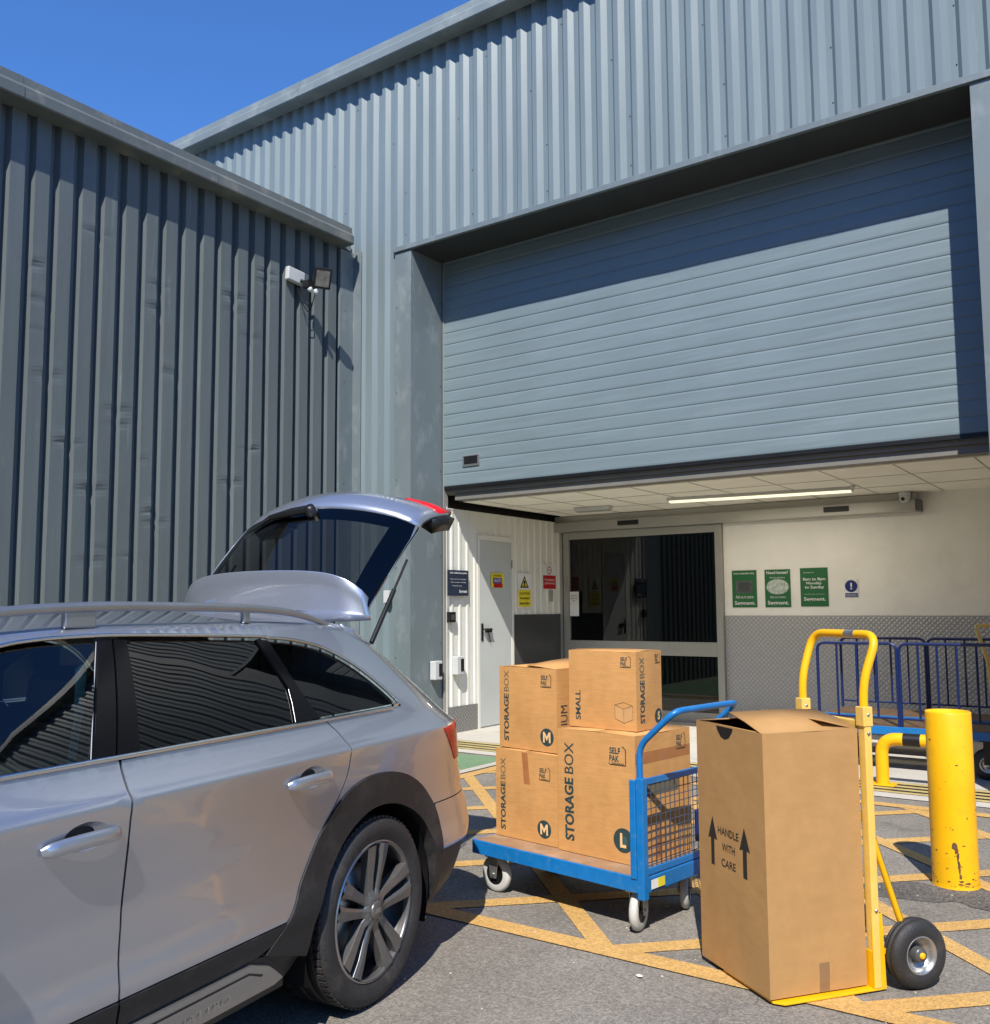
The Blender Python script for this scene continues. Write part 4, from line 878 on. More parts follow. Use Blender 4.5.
# protruding ledge along the bumper crease
rows=[]
for z,o_ in ((.452,.004),(.462,.022),(.485,.026),(.498,.004)):
    r1=[p+Vector((0,0,0)) for p in cap(False,z,z+.0001,1,o_)[0]]
    side_=[Vector((half(s,z)+o_,s,z)) for s in [.50+(.02*k) for k in range(40)] if s<SR(z)-u0_-.005]
    rows.append([Vector((-p.x,p.y,p.z)) for p in side_]+r1+[p for p in reversed(side_)])
n_=min(len(r_) for r_ in rows)
if all(len(r_)==n_ for r_ in rows): b.grid(rows)
b.build('bumper_ledge','paint',RB)
for sd in (1,-1):
    rows=cap(False,.655,1.385,22,0,sd*1.0,sd*.93)
    MB().grid(rows).build('tail_aperture_frame','paint',CAR,thick=.015)
b=MB(); b.box2((-.60,.42,.28),(.60,.98,.62)); b.build('boot_floor','interior',CAR)
FB=MB().grid(cap(True,.20,.73,12)).build('front_bumper','paint',CAR,thick=.01)
MB().grid(cap(True,.40,.72,6,.012,.38)).build('grille','gloss_black',FB,thick=.01)
for s0_,s1_ in ((.55,.97),(-.97,-.55)): MB().grid(cap(True,.60,.72,4,.010,s1_,s0_)).build('headlight','rubber_grey' if False else 'chrome',FB,thick=.008)
# roof rails
for sd in (1,-1):
    rr_=MB(); pr=[(-2.02,-.004),(-1.90,.026),(-1.70,.046),(-1.45,.056),(-1.1,.060),(-.7,.058),(-.4,.052),(-.22,.044),(-.10,.030),(.0,.010),(.06,-.004)]
    tt=lambda s:.622
    rr_.tube(smooth_line([(sd*tt(s),s,ZR(s)+.004+h) for s,h in pr],4),[.009,.013,.014,.015,.015,.015,.015,.014,.013,.011,.008],12,flat=.9); rr_.xf(Matrix.Translation((0,0,-.008))); RL=rr_.build('roof_rail','satin',CAR)
    b=MB()
    for s0_,l_ in ((-1.95,.16),(-1.12,.11),(-.42,.035)): 
        b.box((sd*.618,s0_,ZR(s0_)+.020),(.020,l_,.050))
    b.build('rail_foot','satin',RL,bevel=.006)
# shark fin
MB().add([(-.022,-.1,1.43),(.022,-.1,1.43),(.006,.10,1.43),(-.006,.10,1.43),(0,.09,1.50),(0,.03,1.485)],[(0,1,5),(1,2,4,5),(2,3,4),(3,0,5,4),(0,3,2,1)]).build('aerial_fin','paint',CAR)
# door mirror
for sd in (1,-1):
    b=MB(); b.lathe([(0,-.06),(.06,-.05),(.085,-.01),(.085,.04),(.06,.07),(0,.075)],(sd*1.02,-2.02,1.06),(0,1,0),20); b.box((sd*.91,-2.02,1.03),(.10,.05,.03)); b.build('wing_mirror','paint',CAR)
# tailgate, swung up about its hinge
H_=Vector((0,.47,1.415)); PHI=R(97)
def gate(p):
    dy=p[1]-H_.y; dz=p[2]-H_.z; c,s=math.cos(PHI),math.sin(PHI)
    return Vector((p[0],H_.y+dy*c-dz*s,H_.z+dy*s+dz*c))
def _gr():
    out=[];p=[.47,1.415];dirs=[(-45,.13,.54),(-49,.13,.55),(-52,.13,.555),(-54,.13,.56),(-56,.10,.56),(-58,.04,.56),(-64,.04,.565),(-76,.06,.57),(-84,.07,.575),(-88,.07,.575),(-92,.07,.565)]
    out.append((p[0],p[1],.525))
    for a_,l_,w_ in dirs: p=[p[0]+l_*math.cos(R(a_)),p[1]+l_*math.sin(R(a_))]; out.append((p[0],p[1],w_))
    return out
GR=_gr(); BUL=[.045,.07,.09,.105,.115,.125,.135,.140,.138,.12,.10,.08]
def grow(j,off=0,n=20,t0=-1,t1=1,sh=1.0):
    s,z,w_=GR[j]; row=[]
    a=GR[max(j-1,0)];c=GR[min(j+1,len(GR)-1)]; tn=Vector((0,c[0]-a[0],c[1]-a[1])).normalized(); nn=Vector((0,-tn.z,tn.y))
    for k in range(n+1):
        f=t0+(t1-t0)*k/n; t=w_*f*sh; bul=BUL[j]*(1-abs(f)**2.1)-.02*max(0,abs(f)-.85)/.15
        row.append(gate(Vector((t-.03,s,z))+nn*(bul+off)))
    return row
TG=MB().grid([grow(j) for j in range(5,12)]).build('tailgate','paint',CAR,thick=.03)
gl_=MB().grid([grow(j,.002) for j in range(0,6)]).build('rear_window','glass_hatch',TG)
for sd in (1,-1):
    FV=[1.0,1.0,1.0,.995,.975,.92]
    if sd>0: FV=[1.0,1.0,1.0,1.0,.997,.975]
    rws=[]
    for j in range(0,6):
        a_=grow(j,.005,40); k0=20+sd*20; f0=FV[j]; k1=20+sd*20*f0; i0=int(math.floor(k1)); fr_=k1-i0; inner=a_[i0].lerp(a_[min(i0+1,40)],fr_)
        rws.append([inner,inner.lerp(a_[k0],.5),a_[k0]])
    MB().grid(rws).build('glass_frame','paint',TG,thick=.01)
# blacked-out glass border
b=MB(); b.grid([grow(j,-.003,4,-1,-.80) for j in range(0,6)]); b.grid([grow(j,-.003,4,.80,1) for j in range(0,6)]); b.grid([grow(0,-.003),grow(1,-.003)]); b.build('glass_border','gloss_black',gl_)
b=MB(); b.grid([grow(5,-.0035),[a.lerp(c,.75) for a,c in zip(grow(5,-.0035),grow(4,-.0035))]]); b.build('glass_border','gloss_black',gl_)
# spoiler
def sp_pt(f,L_):
    return gate(Vector((-.028+.56*f*(1-.04*L_/.235),H_.y-.02+L_*(1-.10*f*f-.18*abs(f)**4-.32*abs(f)**10),H_.z+.014-.032*max(0,(abs(f)-.78)/.22)**1.6-.010*f*f-.012*max(0,L_/.235-.8)/.2)))
SP=MB().grid([[sp_pt(-1+2*k/44,L_) for k in range(45)] for L_ in (0,.06,.12,.17,.20,.22,.230,.235)]).build('spoiler','paint',TG,thick=.014)
for f in (-.42,.25):
    b=MB(); b.tube([sp_pt(f,L_)+(gate(Vector((0,0,1)))-gate(Vector((0,0,0))))*.0015 for L_ in (0,.06,.12,.17,.20,.22)],.0028,6); b.build('spoiler_seam','cladding',SP)

# lamps on the tailgate
for sd in (1,-1):
    lm=MB().grid([grow(j,.006,6,sd*.66,sd*1.0) for j in (9,10,11)]).build('tail_light','lamp_red',TG,thick=.02)
    b=MB(); b.grid([grow(j,-.02,4,sd*.80,sd*1.03,1) for j in (8,9,10,11)]); b.build('lamp_base','dark',lm,thick=.07)
# plate, inner lining, lock
MB().grid([grow(j,-.05,12,-.9,.9) for j in range(6,12)]).build('inner_trim','interior',TG,thick=.02)
w0,w1,w2=grow(5,.03,20)[10].lerp(grow(4,.03,20)[10],.35),grow(5,.03,20)[8].lerp(grow(4,.03,20)[8],.45),grow(5,.02,20)[5].lerp(grow(4,.02,20)[5],.35); b=MB(); b.tube([w0,w1,w2],[.024,.022,.014],10,flat=.7); b.tube([w2,grow(4,.012,20)[3]],[.012,.006],8); b.lathe([(0,.02),(.026,.015),(.032,-.03)],w0,(0,-.7,.7),16); b.build('rear_wiper','dark',TG)
# gas struts
for sd in (1,-1):
    a=Vector((sd*.56,.46,1.30)); c=Vector((sd*.53,.80,1.68)); 
    b=MB(); b.cyl(a,a.lerp(c,.62),.011,10); b.cyl(a.lerp(c,.6),c,.006,10); b.build('gas_strut','dark',CAR)
# wheels
def wheel(cx,cy,sd):
    W_=empty('wheel',(cx,cy,.335),0 if sd>0 else PI); W_.parent=CAR
    tp=[(.262,-.215),(.285,-.232),(.318,-.228),(.332,-.205)]
    for g0 in (-.175,-.125,-.075,-.03): tp+=[(.3352,g0-.012),(.3352,g0-.004),(.328,g0-.003),(.328,g0+.003),(.3352,g0+.004)]
    tp+=[(.333,-.012),(.326,.004),(.312,.016),(.288,.019),(.266,.012),(.247,.0)]
    ty=MB().lathe(tp,(-.012,0,0),(1,0,0),72).build('tyre','rubber',W_)
    for xx_ in (-.030,-.20):
        b=MB()
        for k in range(72):   # shoulder blocks of the tread
            a=2*PI*k/72; q=Matrix.Rotation(a,3,'X'); b.box(q@Vector((xx_,0,.3335)),(.030,.019,.006),q)
        b.build('tread_shoulder','rubber',ty)
    rim=MB().lathe([(.251,.0),(.247,.006),(.238,.004),(.236,-.006),(.232,-.10),(.20,-.13),(.232,-.20)],(-.012,0,0),(1,0,0),72).build('rim','rim',W_)
    MB().lathe([(.2512,.0008),(.2475,.0068),(.2455,.0066)],(-.012,0,0),(1,0,0),72).build('rim_edge','rim_lip',W_)
    b=MB(); b.lathe([(.235,-.02),(.215,-.10),(.05,-.12),(0,-.12)],(-.012,0,0),(1,0,0),48); b.build('brake_backplate','dark',W_)
    b=MB(); b.lathe([(.165,-.075),(.165,-.07),(.07,-.068)],(-.012,0,0),(1,0,0),40); b.build('brake_disc','zinc',W_)
    b=MB(); off0=R(14)
    for k in range(5):
        for pr_ in (-1,1):
            a0=off0+2*PI*k/5+pr_*R(7.5); a1=off0+2*PI*k/5+pr_*R(12.5); am=off0+2*PI*k/5+pr_*R(14.5)
            rows=[]
            for r_,aa,wd,hx in ((.040,off0+2*PI*k/5+pr_*R(24),.034,-.010),(.075,off0+2*PI*k/5+pr_*R(17.5),.034,-.020),(.125,off0+2*PI*k/5+pr_*R(13.5),.037,-.016),(.18,off0+2*PI*k/5+pr_*R(11.5),.044,-.009),(.238,off0+2*PI*k/5+pr_*R(10),.058,-.006)):
                c=Vector((hx,r_*math.cos(aa),r_*math.sin(aa))); tg=Vector((0,-math.sin(aa),math.cos(aa)))
                rows.append([c-tg*wd*.5+Vector((-.035,0,0)),c-tg*wd*.5,c-tg*wd*.22*pr_*1+Vector((.006,0,0)),c+tg*wd*.5,c+tg*wd*.5+Vector((-.035,0,0))])
            b.grid(rows,smooth=False)
        aa=off0+2*PI*k/5
        # foot pads where the pair meets the rim
        q=Matrix.Rotation(aa-PI/2,3,'X')
        for s2 in (-1,1):
            c=lambda r_,an:Vector((-.013,r_*math.cos(aa+an),r_*math.sin(aa+an)))
            b.add([c(.238,s2*R(8)),c(.238,s2*R(2)),c(.205,s2*R(3)),c(.190,s2*R(8))],[(0,1,2,3)])
    b.lathe([(.062,-.05),(.062,-.016),(.052,-.008),(.034,-.006)],(0,0,0),(1,0,0),30)
    b.build('spoke','rim',rim,bevel=.002)
    b=MB().lathe([(.034,-.01),(.034,-.002),(.030,.001),(0,.002)],(0,0,0),(1,0,0),30).build('hub_cap','rim',rim)
    b=MB()
    for i in range(4): b.lathe([(.0062,0),(.0072,.0008),(.0082,0)],(.0022,-.0135+.009*i,0),(1,0,0),18)
    b.build('ring_emblem','chrome',W_) 
    b=MB()
    for k in range(5):
        a=off0+2*PI*k/5+PI/5; b.lathe([(.011,-.03),(.011,-.02),(.005,-.02)],(0,.048*math.cos(a),.048*math.sin(a)),(1,0,0),10)
    b.build('wheel_bolt','dark',rim)
for cy_ in (0,FA):
    for sd in (1,-1): wheel(sd*.905,cy_,sd)
# sill lettering, raised
c=onsurf([(-.86,.318)],.0165)[0]; c2=onsurf([(-.86,.36)],.0165)[0]
xd=Vector((0,1,0)); yd=Vector((0,0,1))
textmesh('QUATTRO',(half(-.9,.30)+.0145,-1.03,.281),(0,1,0),(0,0,1),.26,.030,'rim_lip',CAR,name='sill_lettering',bold=.01)
# exhaust trim / stone guard behind the rear wheel


# ------------------------------------------------------------------ cardboard boxes
BXD={}
def bulge(x,px,py,zz,f,h):
    return .005*math.sin(PI*f)*math.sin(PI*min(max(zz/h,0),1))+.004*noise.noise(Vector((px*8+x*9,py*8,zz*7)))*math.sin(PI*f)
def conform(o,B,face,eps=.0007):
    # press flat printing onto the slightly bulged cardboard face
    x,w_,d,h=BXD[B.name]
    bm=bmesh.new(); bm.from_mesh(o.data); bmesh.ops.triangulate(bm,faces=bm.faces[:])
    for _ in range(3):
        L_=[e_ for e_ in bm.edges if e_.calc_length()>.016]
        if not L_: break
        bmesh.ops.subdivide_edges(bm,edges=L_,cuts=1); bmesh.ops.triangulate(bm,faces=bm.faces[:])
    bm.to_mesh(o.data); bm.free()
    vs_=[v.co.copy() for v in o.data.vertices]
    base=min(v.x for v in vs_) if face=='f' else min(v.y for v in vs_)
    for v in o.data.vertices:
        if face=='f':
            f=1-v.co.y/w_; v.co.x=-(bulge(x,0,v.co.y,v.co.z,f,h)+eps)+(0 if abs(v.co.x-base)<.0005 or v.co.x<-.005 else .002)
        else:
            f=v.co.x/d; v.co.y=-(bulge(x,v.co.x,0,v.co.z,f,h)+eps)+(0 if v.co.y<-.005 else .002)
    return o
def cbox(name,x,y,th,w_,d,z0,h,mt,label,group=None,flaps=True,open_=None):
    B=empty(name,(x,y,z0),th,label=label,cat='box',group=group)
    # local: +X along 'right/back' edge (depth d), +Y along the front face (width w_)
    BXD[B.name]=(x,w_,d,h)
    b=MB(); n=16; rows=[]
    def wallface(a,c,nrm):
        rows=[]
        for i in range(n+1):
            row=[]
            for k in range(n+1):
                f=k/n; p=Vector(a).lerp(Vector(c),f); zz=h*i/n
                bl=bulge(x,p.x,p.y,zz,f,h)
                row.append(p+Vector((0,0,zz))+Vector(nrm)*bl)
            rows.append(row)
        b.grid(rows)
    wallface((0,w_,0),(0,0,0),(-1,0,0)); wallface((0,0,0),(d,0,0),(0,-1,0)); wallface((d,0,0),(d,w_,0),(1,0,0)); wallface((d,w_,0),(0,w_,0),(0,1,0))
    b.add([(0,0,0),(d,0,0),(d,w_,0),(0,w_,0)],[(0,3,2,1)])
    b.build('carton',mt,B,recalc=True)
    return B
def lidflaps(B,w_,d,h,mt,seam='y',lift=.006):
    # two top flaps meeting at a seam, slightly sprung
    t=.004
    if seam=='y':   # seam parallel to front face (local Y)
        for s_ in (0,1):
            x0=0 if s_==0 else d; xm=d/2+(-.001 if s_==0 else .001)
            b=MB(); rows=[[(x0,.0015,h-.001),(x0,w_/2,h+.0005),(x0,w_-.0015,h-.001)],[((x0+xm)/2,.002,h+lift*.6),((x0+xm)/2,w_/2,h+lift*.9),((x0+xm)/2,w_-.002,h+lift*.6)],[(xm,.003,h+lift*(1.1 if s_ else .8)),(xm,w_/2,h+lift*1.3),(xm,w_-.003,h+lift*(.9 if s_ else 1.2))]]
            b.grid(rows); b.build('top_flap',mt,B,thick=.004)
    else:
        for s_ in (0,1):
            y0=0 if s_==0 else w_; ym=w_/2+(-.001 if s_==0 else .001)
            b=MB(); rows=[[(.0015,y0,h-.001),(d/2,y0,h+.0005),(d-.0015,y0,h-.001)],[(.002,(y0+ym)/2,h+lift*.7),(d/2,(y0+ym)/2,h+lift),(d-.002,(y0+ym)/2,h+lift*.7)],[(.003,ym,h+lift*(1.2 if s_ else .8)),(d/2,ym,h+lift*1.3),(d-.003,ym,h+lift*(.9 if s_ else 1.3))]]
            b.grid(rows); b.build('top_flap',mt,B,thick=.004)
FX=-.0105
def fpt(w_,fx,fz): return Vector((FX,w_*(1-fx),fz))        # front face: fx from left, z metres
def front_text(B,w_,s,x0,z0,W,H_,mt='ink',bold=.0,up=False):
    # up: reads bottom to top (letters rotated); x0 = left edge metres from the left side, z0 bottom
    if up: return conform(textmesh(s,(FX,w_-x0-W,z0),(0,0,1),(0,1,0),H_,W,mt,B,bold=bold),B,'f',.0022 if mt=='circle_letter' else .0010)
    return conform(textmesh(s,(FX,w_-x0,z0),(0,-1,0),(0,0,1),W,H_,mt,B,bold=bold),B,'f',.0022 if mt=='circle_letter' else .0010)
def side_text(B,s,x0,z0,W,H_,mt='ink',bold=0,up=False):
    if up: return conform(textmesh(s,(x0+W,-.0105,z0),(0,0,1),(-1,0,0),H_,W,mt,B,bold=bold),B,'s',.0022 if mt=='circle_letter' else .0010)
    return conform(textmesh(s,(x0,-.0105,z0),(1,0,0),(0,0,1),W,H_,mt,B,bold=bold),B,'s',.0022 if mt=='circle_letter' else .0010)
def disc(B,c,r_,ax,mt='ink'):
    return conform(MB().lathe([(0,0.0),(r_*.5,0),(r_,0.0)],c,ax,36).build('size_disc',mt,B),B,'f' if ax[0] else 's')
def logo(B,w_,x0,z0,s,side=False):
    f=side_text if side else (lambda B,t,a,b_,W,H_,**k: front_text(B,w_,t,a,b_,W,H_,**k))
    f(B,'SELF',x0+.08*s,z0+.52*s,.62*s,.30*s,bold=.03); f(B,'PAK',x0+.08*s,z0+.16*s,.55*s,.30*s,bold=.03)
    # open corner bracket of the carton outline
    b=MB(); P=[(.04,.10),(.12,.02),(.98,.02),(1.0,.05),(1.0,.75),(.86,.88),(.80,.88)]
    if side: pts=[(x0+a*s,-.0105,z0+c*s) for a,c in P]
    else: pts=[(FX,w_-x0-a*s,z0+c*s) for a,c in P]
    wdt=.0016*s/.06
    b.tube(pts,wdt*.9,4); conform(b.build('logo_outline','ink',B),B,'s' if side else 'f')
    b=MB()
    for i in range(7):
        a0=(x0+(.22+.1*i)*s); q0=z0+.02*s
        if side: b.box2((a0,-.0106,q0),(a0+.004*s/.06,-.0102,q0+.10*s))
        else: b.box2((FX-.0001,w_-a0,q0),(FX+.0003,w_-a0-.004*s/.06,q0+.10*s))
    conform(b.build('logo_shading','ink_light',B),B,'s' if side else 'f')
G='kraft cardboard storage boxes on the blue trolley'
def facestrip(B,face,u0,u1,z0,z1,mt,name,n=10,skew=0):
    # a strip of tape or print following the face; u along local Y (front) or X (side)
    b=MB(); rows=[]
    for i in range(n+1):
        z=z0+(z1-z0)*i/n; row=[]
        for k in range(n+1):
            u=u0+(u1-u0)*k/n+skew*i/n; row.append((-.0105,u,z) if face=='f' else (u,-.0105,z))
        rows.append(row)
    b.grid(rows); return conform(b.build(name,mt,B),B,face,.0005)
# large box
Lw,Ld,Lh=.468,.47,.589; Lx,Ly,Lt=-2.038,3.982,1.425
BL=cbox('storage_box',Lx,Ly,Lt,Lw,Ld,.262,Lh,'card','largest kraft storage box, L in a dark disc, on the trolley deck by the mesh',G)
lidflaps(BL,Lw,Ld,Lh,'card','x',.004)
front_text(BL,Lw,'STORAGE',.045,.055,.058,.300,'ink',.035,True); front_text(BL,Lw,'BOX',.045,.375,.058,.150,'ink',.005,True)
logo(BL,Lw,.315,.445,.10); disc(BL,fpt(Lw,.395/Lw,.105),.056,(-1,0,0)); front_text(BL,Lw,'L',.377,.072,.034,.066,'circle_letter',.04)
facestrip(BL,'s',.001,Ld-.001,.455,.508,'tape','parcel_tape'); logo(BL,Lw,.34,.49,.085,True)
facestrip(BL,'s',.01,.35,.30,.375,'ink_light','dark_label')
facestrip(BL,'s',.15,.19,.01,.17,'tape','parcel_tape')
# medium lower
Mw,Md,Mh=.425,.42,.447
BM=cbox('storage_box',-2.515,4.070,Lt,Mw,Md,.262,Mh,'card','medium kraft storage box with a short strip of brown tape, bottom of the left stack',G)
lidflaps(BM,Mw,Md,Mh,'card','x',.002)
def block_m(B,w_,x0,z0,W,H_):
    P=lambda a,c:(-.0105,w_-x0-a*W,z0+c*H_)
    b=MB()
    for q_ in ([(0,0),(.22,0),(.22,1),(0,1)],[(.78,0),(1,0),(1,1),(.78,1)],[(.22,1),(.22,.62),(.5,.18),(.5,.55)],[(.5,.55),(.5,.18),(.78,.62),(.78,1)]): b.add([P(*p) for p in q_],[(0,1,2,3)])
    return conform(b.build('lettering','circle_letter',B),B,'f',.0022)
def medium(B,w_,h_):
    front_text(B,w_,'STORAGE',.035,.035,.036,.245,'ink',.03,True); front_text(B,w_,'BOX',.035,.292,.036,.110,'ink_light',.005,True)
    disc(B,fpt(w_,.335/w_,.075),.045,(-1,0,0)); block_m(B,w_,.310,.048,.050,.054)
    side_text(B,'MEDIUM',.030,.012,.050,.225,'ink',.0,True)
medium(BM,Mw,Mh); logo(BM,Mw,.30,.315,.075)
facestrip(BM,'f',Mw-.245,Mw-.205,.285,.442,'tape','parcel_tape',skew=.02)
# medium upper
BU=cbox('storage_box',-2.534,4.100,1.418,.401,.40,.262+Mh+.006,.423,'card','medium kraft storage box with a lifted top flap, on top of the left stack',G)
medium(BU,.401,.423); logo(BU,.401,.29,.325,.075)
b=MB(); b.grid([[(0,.001,.422),(.2,.001,.424),(.40,.001,.422)],[(0,.11,.432),(.2,.11,.440),(.40,.11,.446)],[(0,.198,.436),(.2,.198,.452),(.40,.198,.462)]]); b.build('top_flap','card',BU,thick=.004)
b=MB(); b.grid([[(0,.400,.422),(.2,.400,.424),(.40,.400,.422)],[(0,.30,.428),(.2,.30,.430),(.40,.30,.432)],[(0,.202,.428),(.2,.202,.430),(.40,.202,.432)]]); b.build('top_flap','card',BU,thick=.004)
# small
Sw,Sd,Sh=.396,.234,.378
BS=cbox('storage_box',-2.076,4.083,1.480,Sw,Sd,.262+Lh+.006,Sh,'card','small kraft storage box printed SMALL with a carton drawing, on the largest box',G)
lidflaps(BS,Sw,Sd,Sh,'card','y',.005)
front_text(BS,Sw,'SMALL',.040,.035,.032,.145,'ink',.02,True); logo(BS,Sw,.305,.300,.062)
b=MB(); X0=.275; Z0=.035; q=lambda a,c:(FX-.0003,Sw-X0-a,Z0+c)
for l in ([(0,.02),(0,.085),(.05,.10),(.10,.085),(.10,.02),(.05,0),(0,.02)],[(0,.085),(.05,.068),(.10,.085)],[(.05,.068),(.05,0)]): b.tube([q(*p) for p in l],.0009,4)
conform(b.build('carton_drawing','ink_light',BS),BS,'f',.001)
conform(MB().add([q(0,.02),q(.05,0),q(.05,.068),q(0,.085)],[(0,1,2,3)]).add([q(.05,0),q(.10,.02),q(.10,.085),q(.05,.068)],[(0,1,2,3)]).build('carton_tint','card_tint',BS),BS,'f',.0004)
side_text(BS,'STORAGE',.03,.035,.040,.205,'ink',.03,True); side_text(BS,'BOX',.03,.250,.040,.100,'ink_light',.005,True)
disc(BS,Vector((.195,-.0105,.060)),.036,(0,-1,0)); side_text(BS,'S',.184,.040,.022,.042,'circle_letter',.04); logo(BS,Sw,.165,.315,.055,True)
# big wardrobe box on the hand truck
Bw,Bd,Bh=.473,.428,.954
BB=cbox('wardrobe_box',-1.247,3.469,.939,Bw,Bd,.022,Bh,'card_big','tall tan wardrobe box printed HANDLE WITH CARE, standing on the hand truck')
b=MB(); b.box2((.004,.004,.86),(Bd-.004,Bw-.004,.862)); b.build('inside','card_in',BB)
# right-hand face (local -Y) flap lifted, front face (local -X) open with hand hole
al=R(14); L_=.235
b=MB(); b.grid([[(0,0,Bh-.001),(Bd/2,0,Bh),(Bd,0,Bh-.001)],[(.002,L_*.5*math.cos(al),Bh+L_*.5*math.sin(al)+.004),(Bd/2,L_*.5*math.cos(al),Bh+L_*.5*math.sin(al)+.006),(Bd-.002,L_*.5*math.cos(al),Bh+L_*.5*math.sin(al)+.002)],[(.004,L_*math.cos(al),Bh+L_*math.sin(al)),(Bd/2,L_*math.cos(al),Bh+L_*math.sin(al)+.002),(Bd-.02,L_*math.cos(al),Bh+L_*math.sin(al)-.004)]]); b.build('top_flap','card_big',BB,thick=.004)
al=R(9)
b=MB(); b.grid([[(0,Bw,Bh-.001),(Bd,Bw,Bh-.001)],[(.004,Bw-L_*math.cos(al)*.5,Bh+L_*math.sin(al)*.5-.004),(Bd-.004,Bw-L_*math.cos(al)*.5,Bh+L_*math.sin(al)*.5)],[(.004,Bw-L_*math.cos(al),Bh+L_*math.sin(al)-.006),(Bd-.004,Bw-L_*math.cos(al),Bh+L_*math.sin(al)+.006)]]); b.build('top_flap','card_big',BB,thick=.004)
b=MB(); b.grid([[(.002,.01,Bh-.002),(.002,Bw-.01,Bh-.002)],[(.12,.02,Bh-.03),(.12,Bw-.02,Bh-.03)]]); b.build('end_flap','card_big',BB,thick=.004)
b=MB(); b.grid([[(Bd,.01,Bh-.002),(Bd,Bw-.01,Bh-.002)],[(Bd-.14,.02,Bh+.035),(Bd-.14,Bw-.02,Bh+.035)]]); b.build('end_flap','card_big',BB,thick=.004)
b=MB(); cc=Bw-.215; pts=[(FX-.001,cc-.062,Bh-.006),(FX-.001,cc-.055,Bh-.022),(FX-.001,cc-.03,Bh-.047),(FX-.001,cc,Bh-.055),(FX-.001,cc+.03,Bh-.047),(FX-.001,cc+.055,Bh-.022),(FX-.001,cc+.062,Bh-.006)]
b.add(pts,[tuple(range(7))]); conform(b.build('hand_hole','dark',BB),BB,'f',.0008)
def arrow(y0,z0,z1):
    b=MB(); s=.0125; h=.085; hw=.034
    b.add([(FX-.0005,y0+s,z0),(FX-.0005,y0-s,z0),(FX-.0005,y0-s,z1-h),(FX-.0005,y0-hw,z1-h-.004),(FX-.0005,y0,z1),(FX-.0005,y0+hw,z1-h-.004),(FX-.0005,y0+s,z1-h)],[(0,1,2,3,4,5,6)]); return conform(b.build('up_arrow','ink_black',BB),BB,'f')
arrow(Bw-.113,.393,.583); arrow(Bw-.340,.393,.583)
for i,(t,W_) in enumerate((('HANDLE',.150),('WITH',.092),('CARE',.100))): front_text(BB,Bw,t,.228-W_/2,.523-.060*i,W_,.030,'ink_black',.012)
facestrip(BB,'s',Bd*.50,Bd*.50+.045,.002,.105,'tape2','parcel_tape')

# ------------------------------------------------------------------ blue platform trolley
TR=empty('platform_trolley',(-1.93,3.83,0),R(81.5),label='blue platform trolley with a mesh end panel and hoop handle, loaded with storage boxes',cat='trolley')
# local: X = back (depth), Y = left (length); deck X 0..0.60, Y 0..1.07
DW,DL=.60,1.07
b=MB()
for a,c in (((0,0,.19),(.012,DL,.258)),((DW-.012,0,.19),(DW,DL,.258)),((0.012,0,.19),(DW-.012,.012,.258)),((0.012,DL-.012,.19),(DW-.012,DL,.258)),((.012,.012,.19),(.06,DL-.012,.198)),((DW-.06,.012,.19),(DW-.012,DL-.012,.198)),((.06,.35,.19),(DW-.06,.39,.225)),((.06,.7,.19),(DW-.06,.74,.225))): b.box2(a,c)
FRm=b.build('frame','blue',TR,bevel=.003)
b=MB(); b.box2((.013,.013,.235),(DW-.013,DL-.013,.259)); b.build('deck_board','board',TR)
b=MB(); b.cyl((.012,-.001,.17),(.012,-.001,.19),.0,6) if False else None
# corner posts
for a_,c_ in (((-.004,-.006,.165),(.034,.032,.69)),((DW-.034,-.006,.165),(DW+.004,.032,.69)),((-.006,.034,.25),(.010,.066,.68))): MB().box2(a_,c_).build('corner_post','blue',TR,bevel=.004)
b=MB(); b.tube([(.018,.022,.62),(.018,.022,.83),(.018,-.17,.995),(DW-.05,-.17,.995),(DW-.05,.022,.83),(DW-.05,.022,.62)],.0145,14,fillet=.055,fn=8); b.build('hoop_handle','blue',TR)
for z_ in (.655,.262): MB().box2((.034,.008,z_),(DW-.034,.022,z_+.028)).build('panel_rail','blue',TR,bevel=.002)
b=MB(); n=14
for i in range(n): x=.05+(DW-.10)*i/(n-1); b.cyl((x,.014,.27),(x,.014,.67),.0022,6)
for i in range(11): z=.30+.35*i/10; b.cyl((.034,.017,z),(DW-.034,.017,z+.004*math.sin(i*2)),.0022,6)
b.build('wire_mesh','mesh_wire',TR)
b=MB(); b.box2((DW-.075,.004,.30),(DW-.055,.010,.66)); b.build('white_edge_strip','white_plastic',TR)
b=MB(); b.box((.44,-.010,.42),(.045,.022,.15)); b.build('panel_latch','navy',TR,bevel=.010)
MB().box2((.05,-.0076,.205),(.10,-.0062,.245)).build('white_sticker','sign_white',TR); s_=MB().box2((.102,-.0076,.205),(.155,-.0062,.245)).build('yellow_sticker','sign_yellow',TR)
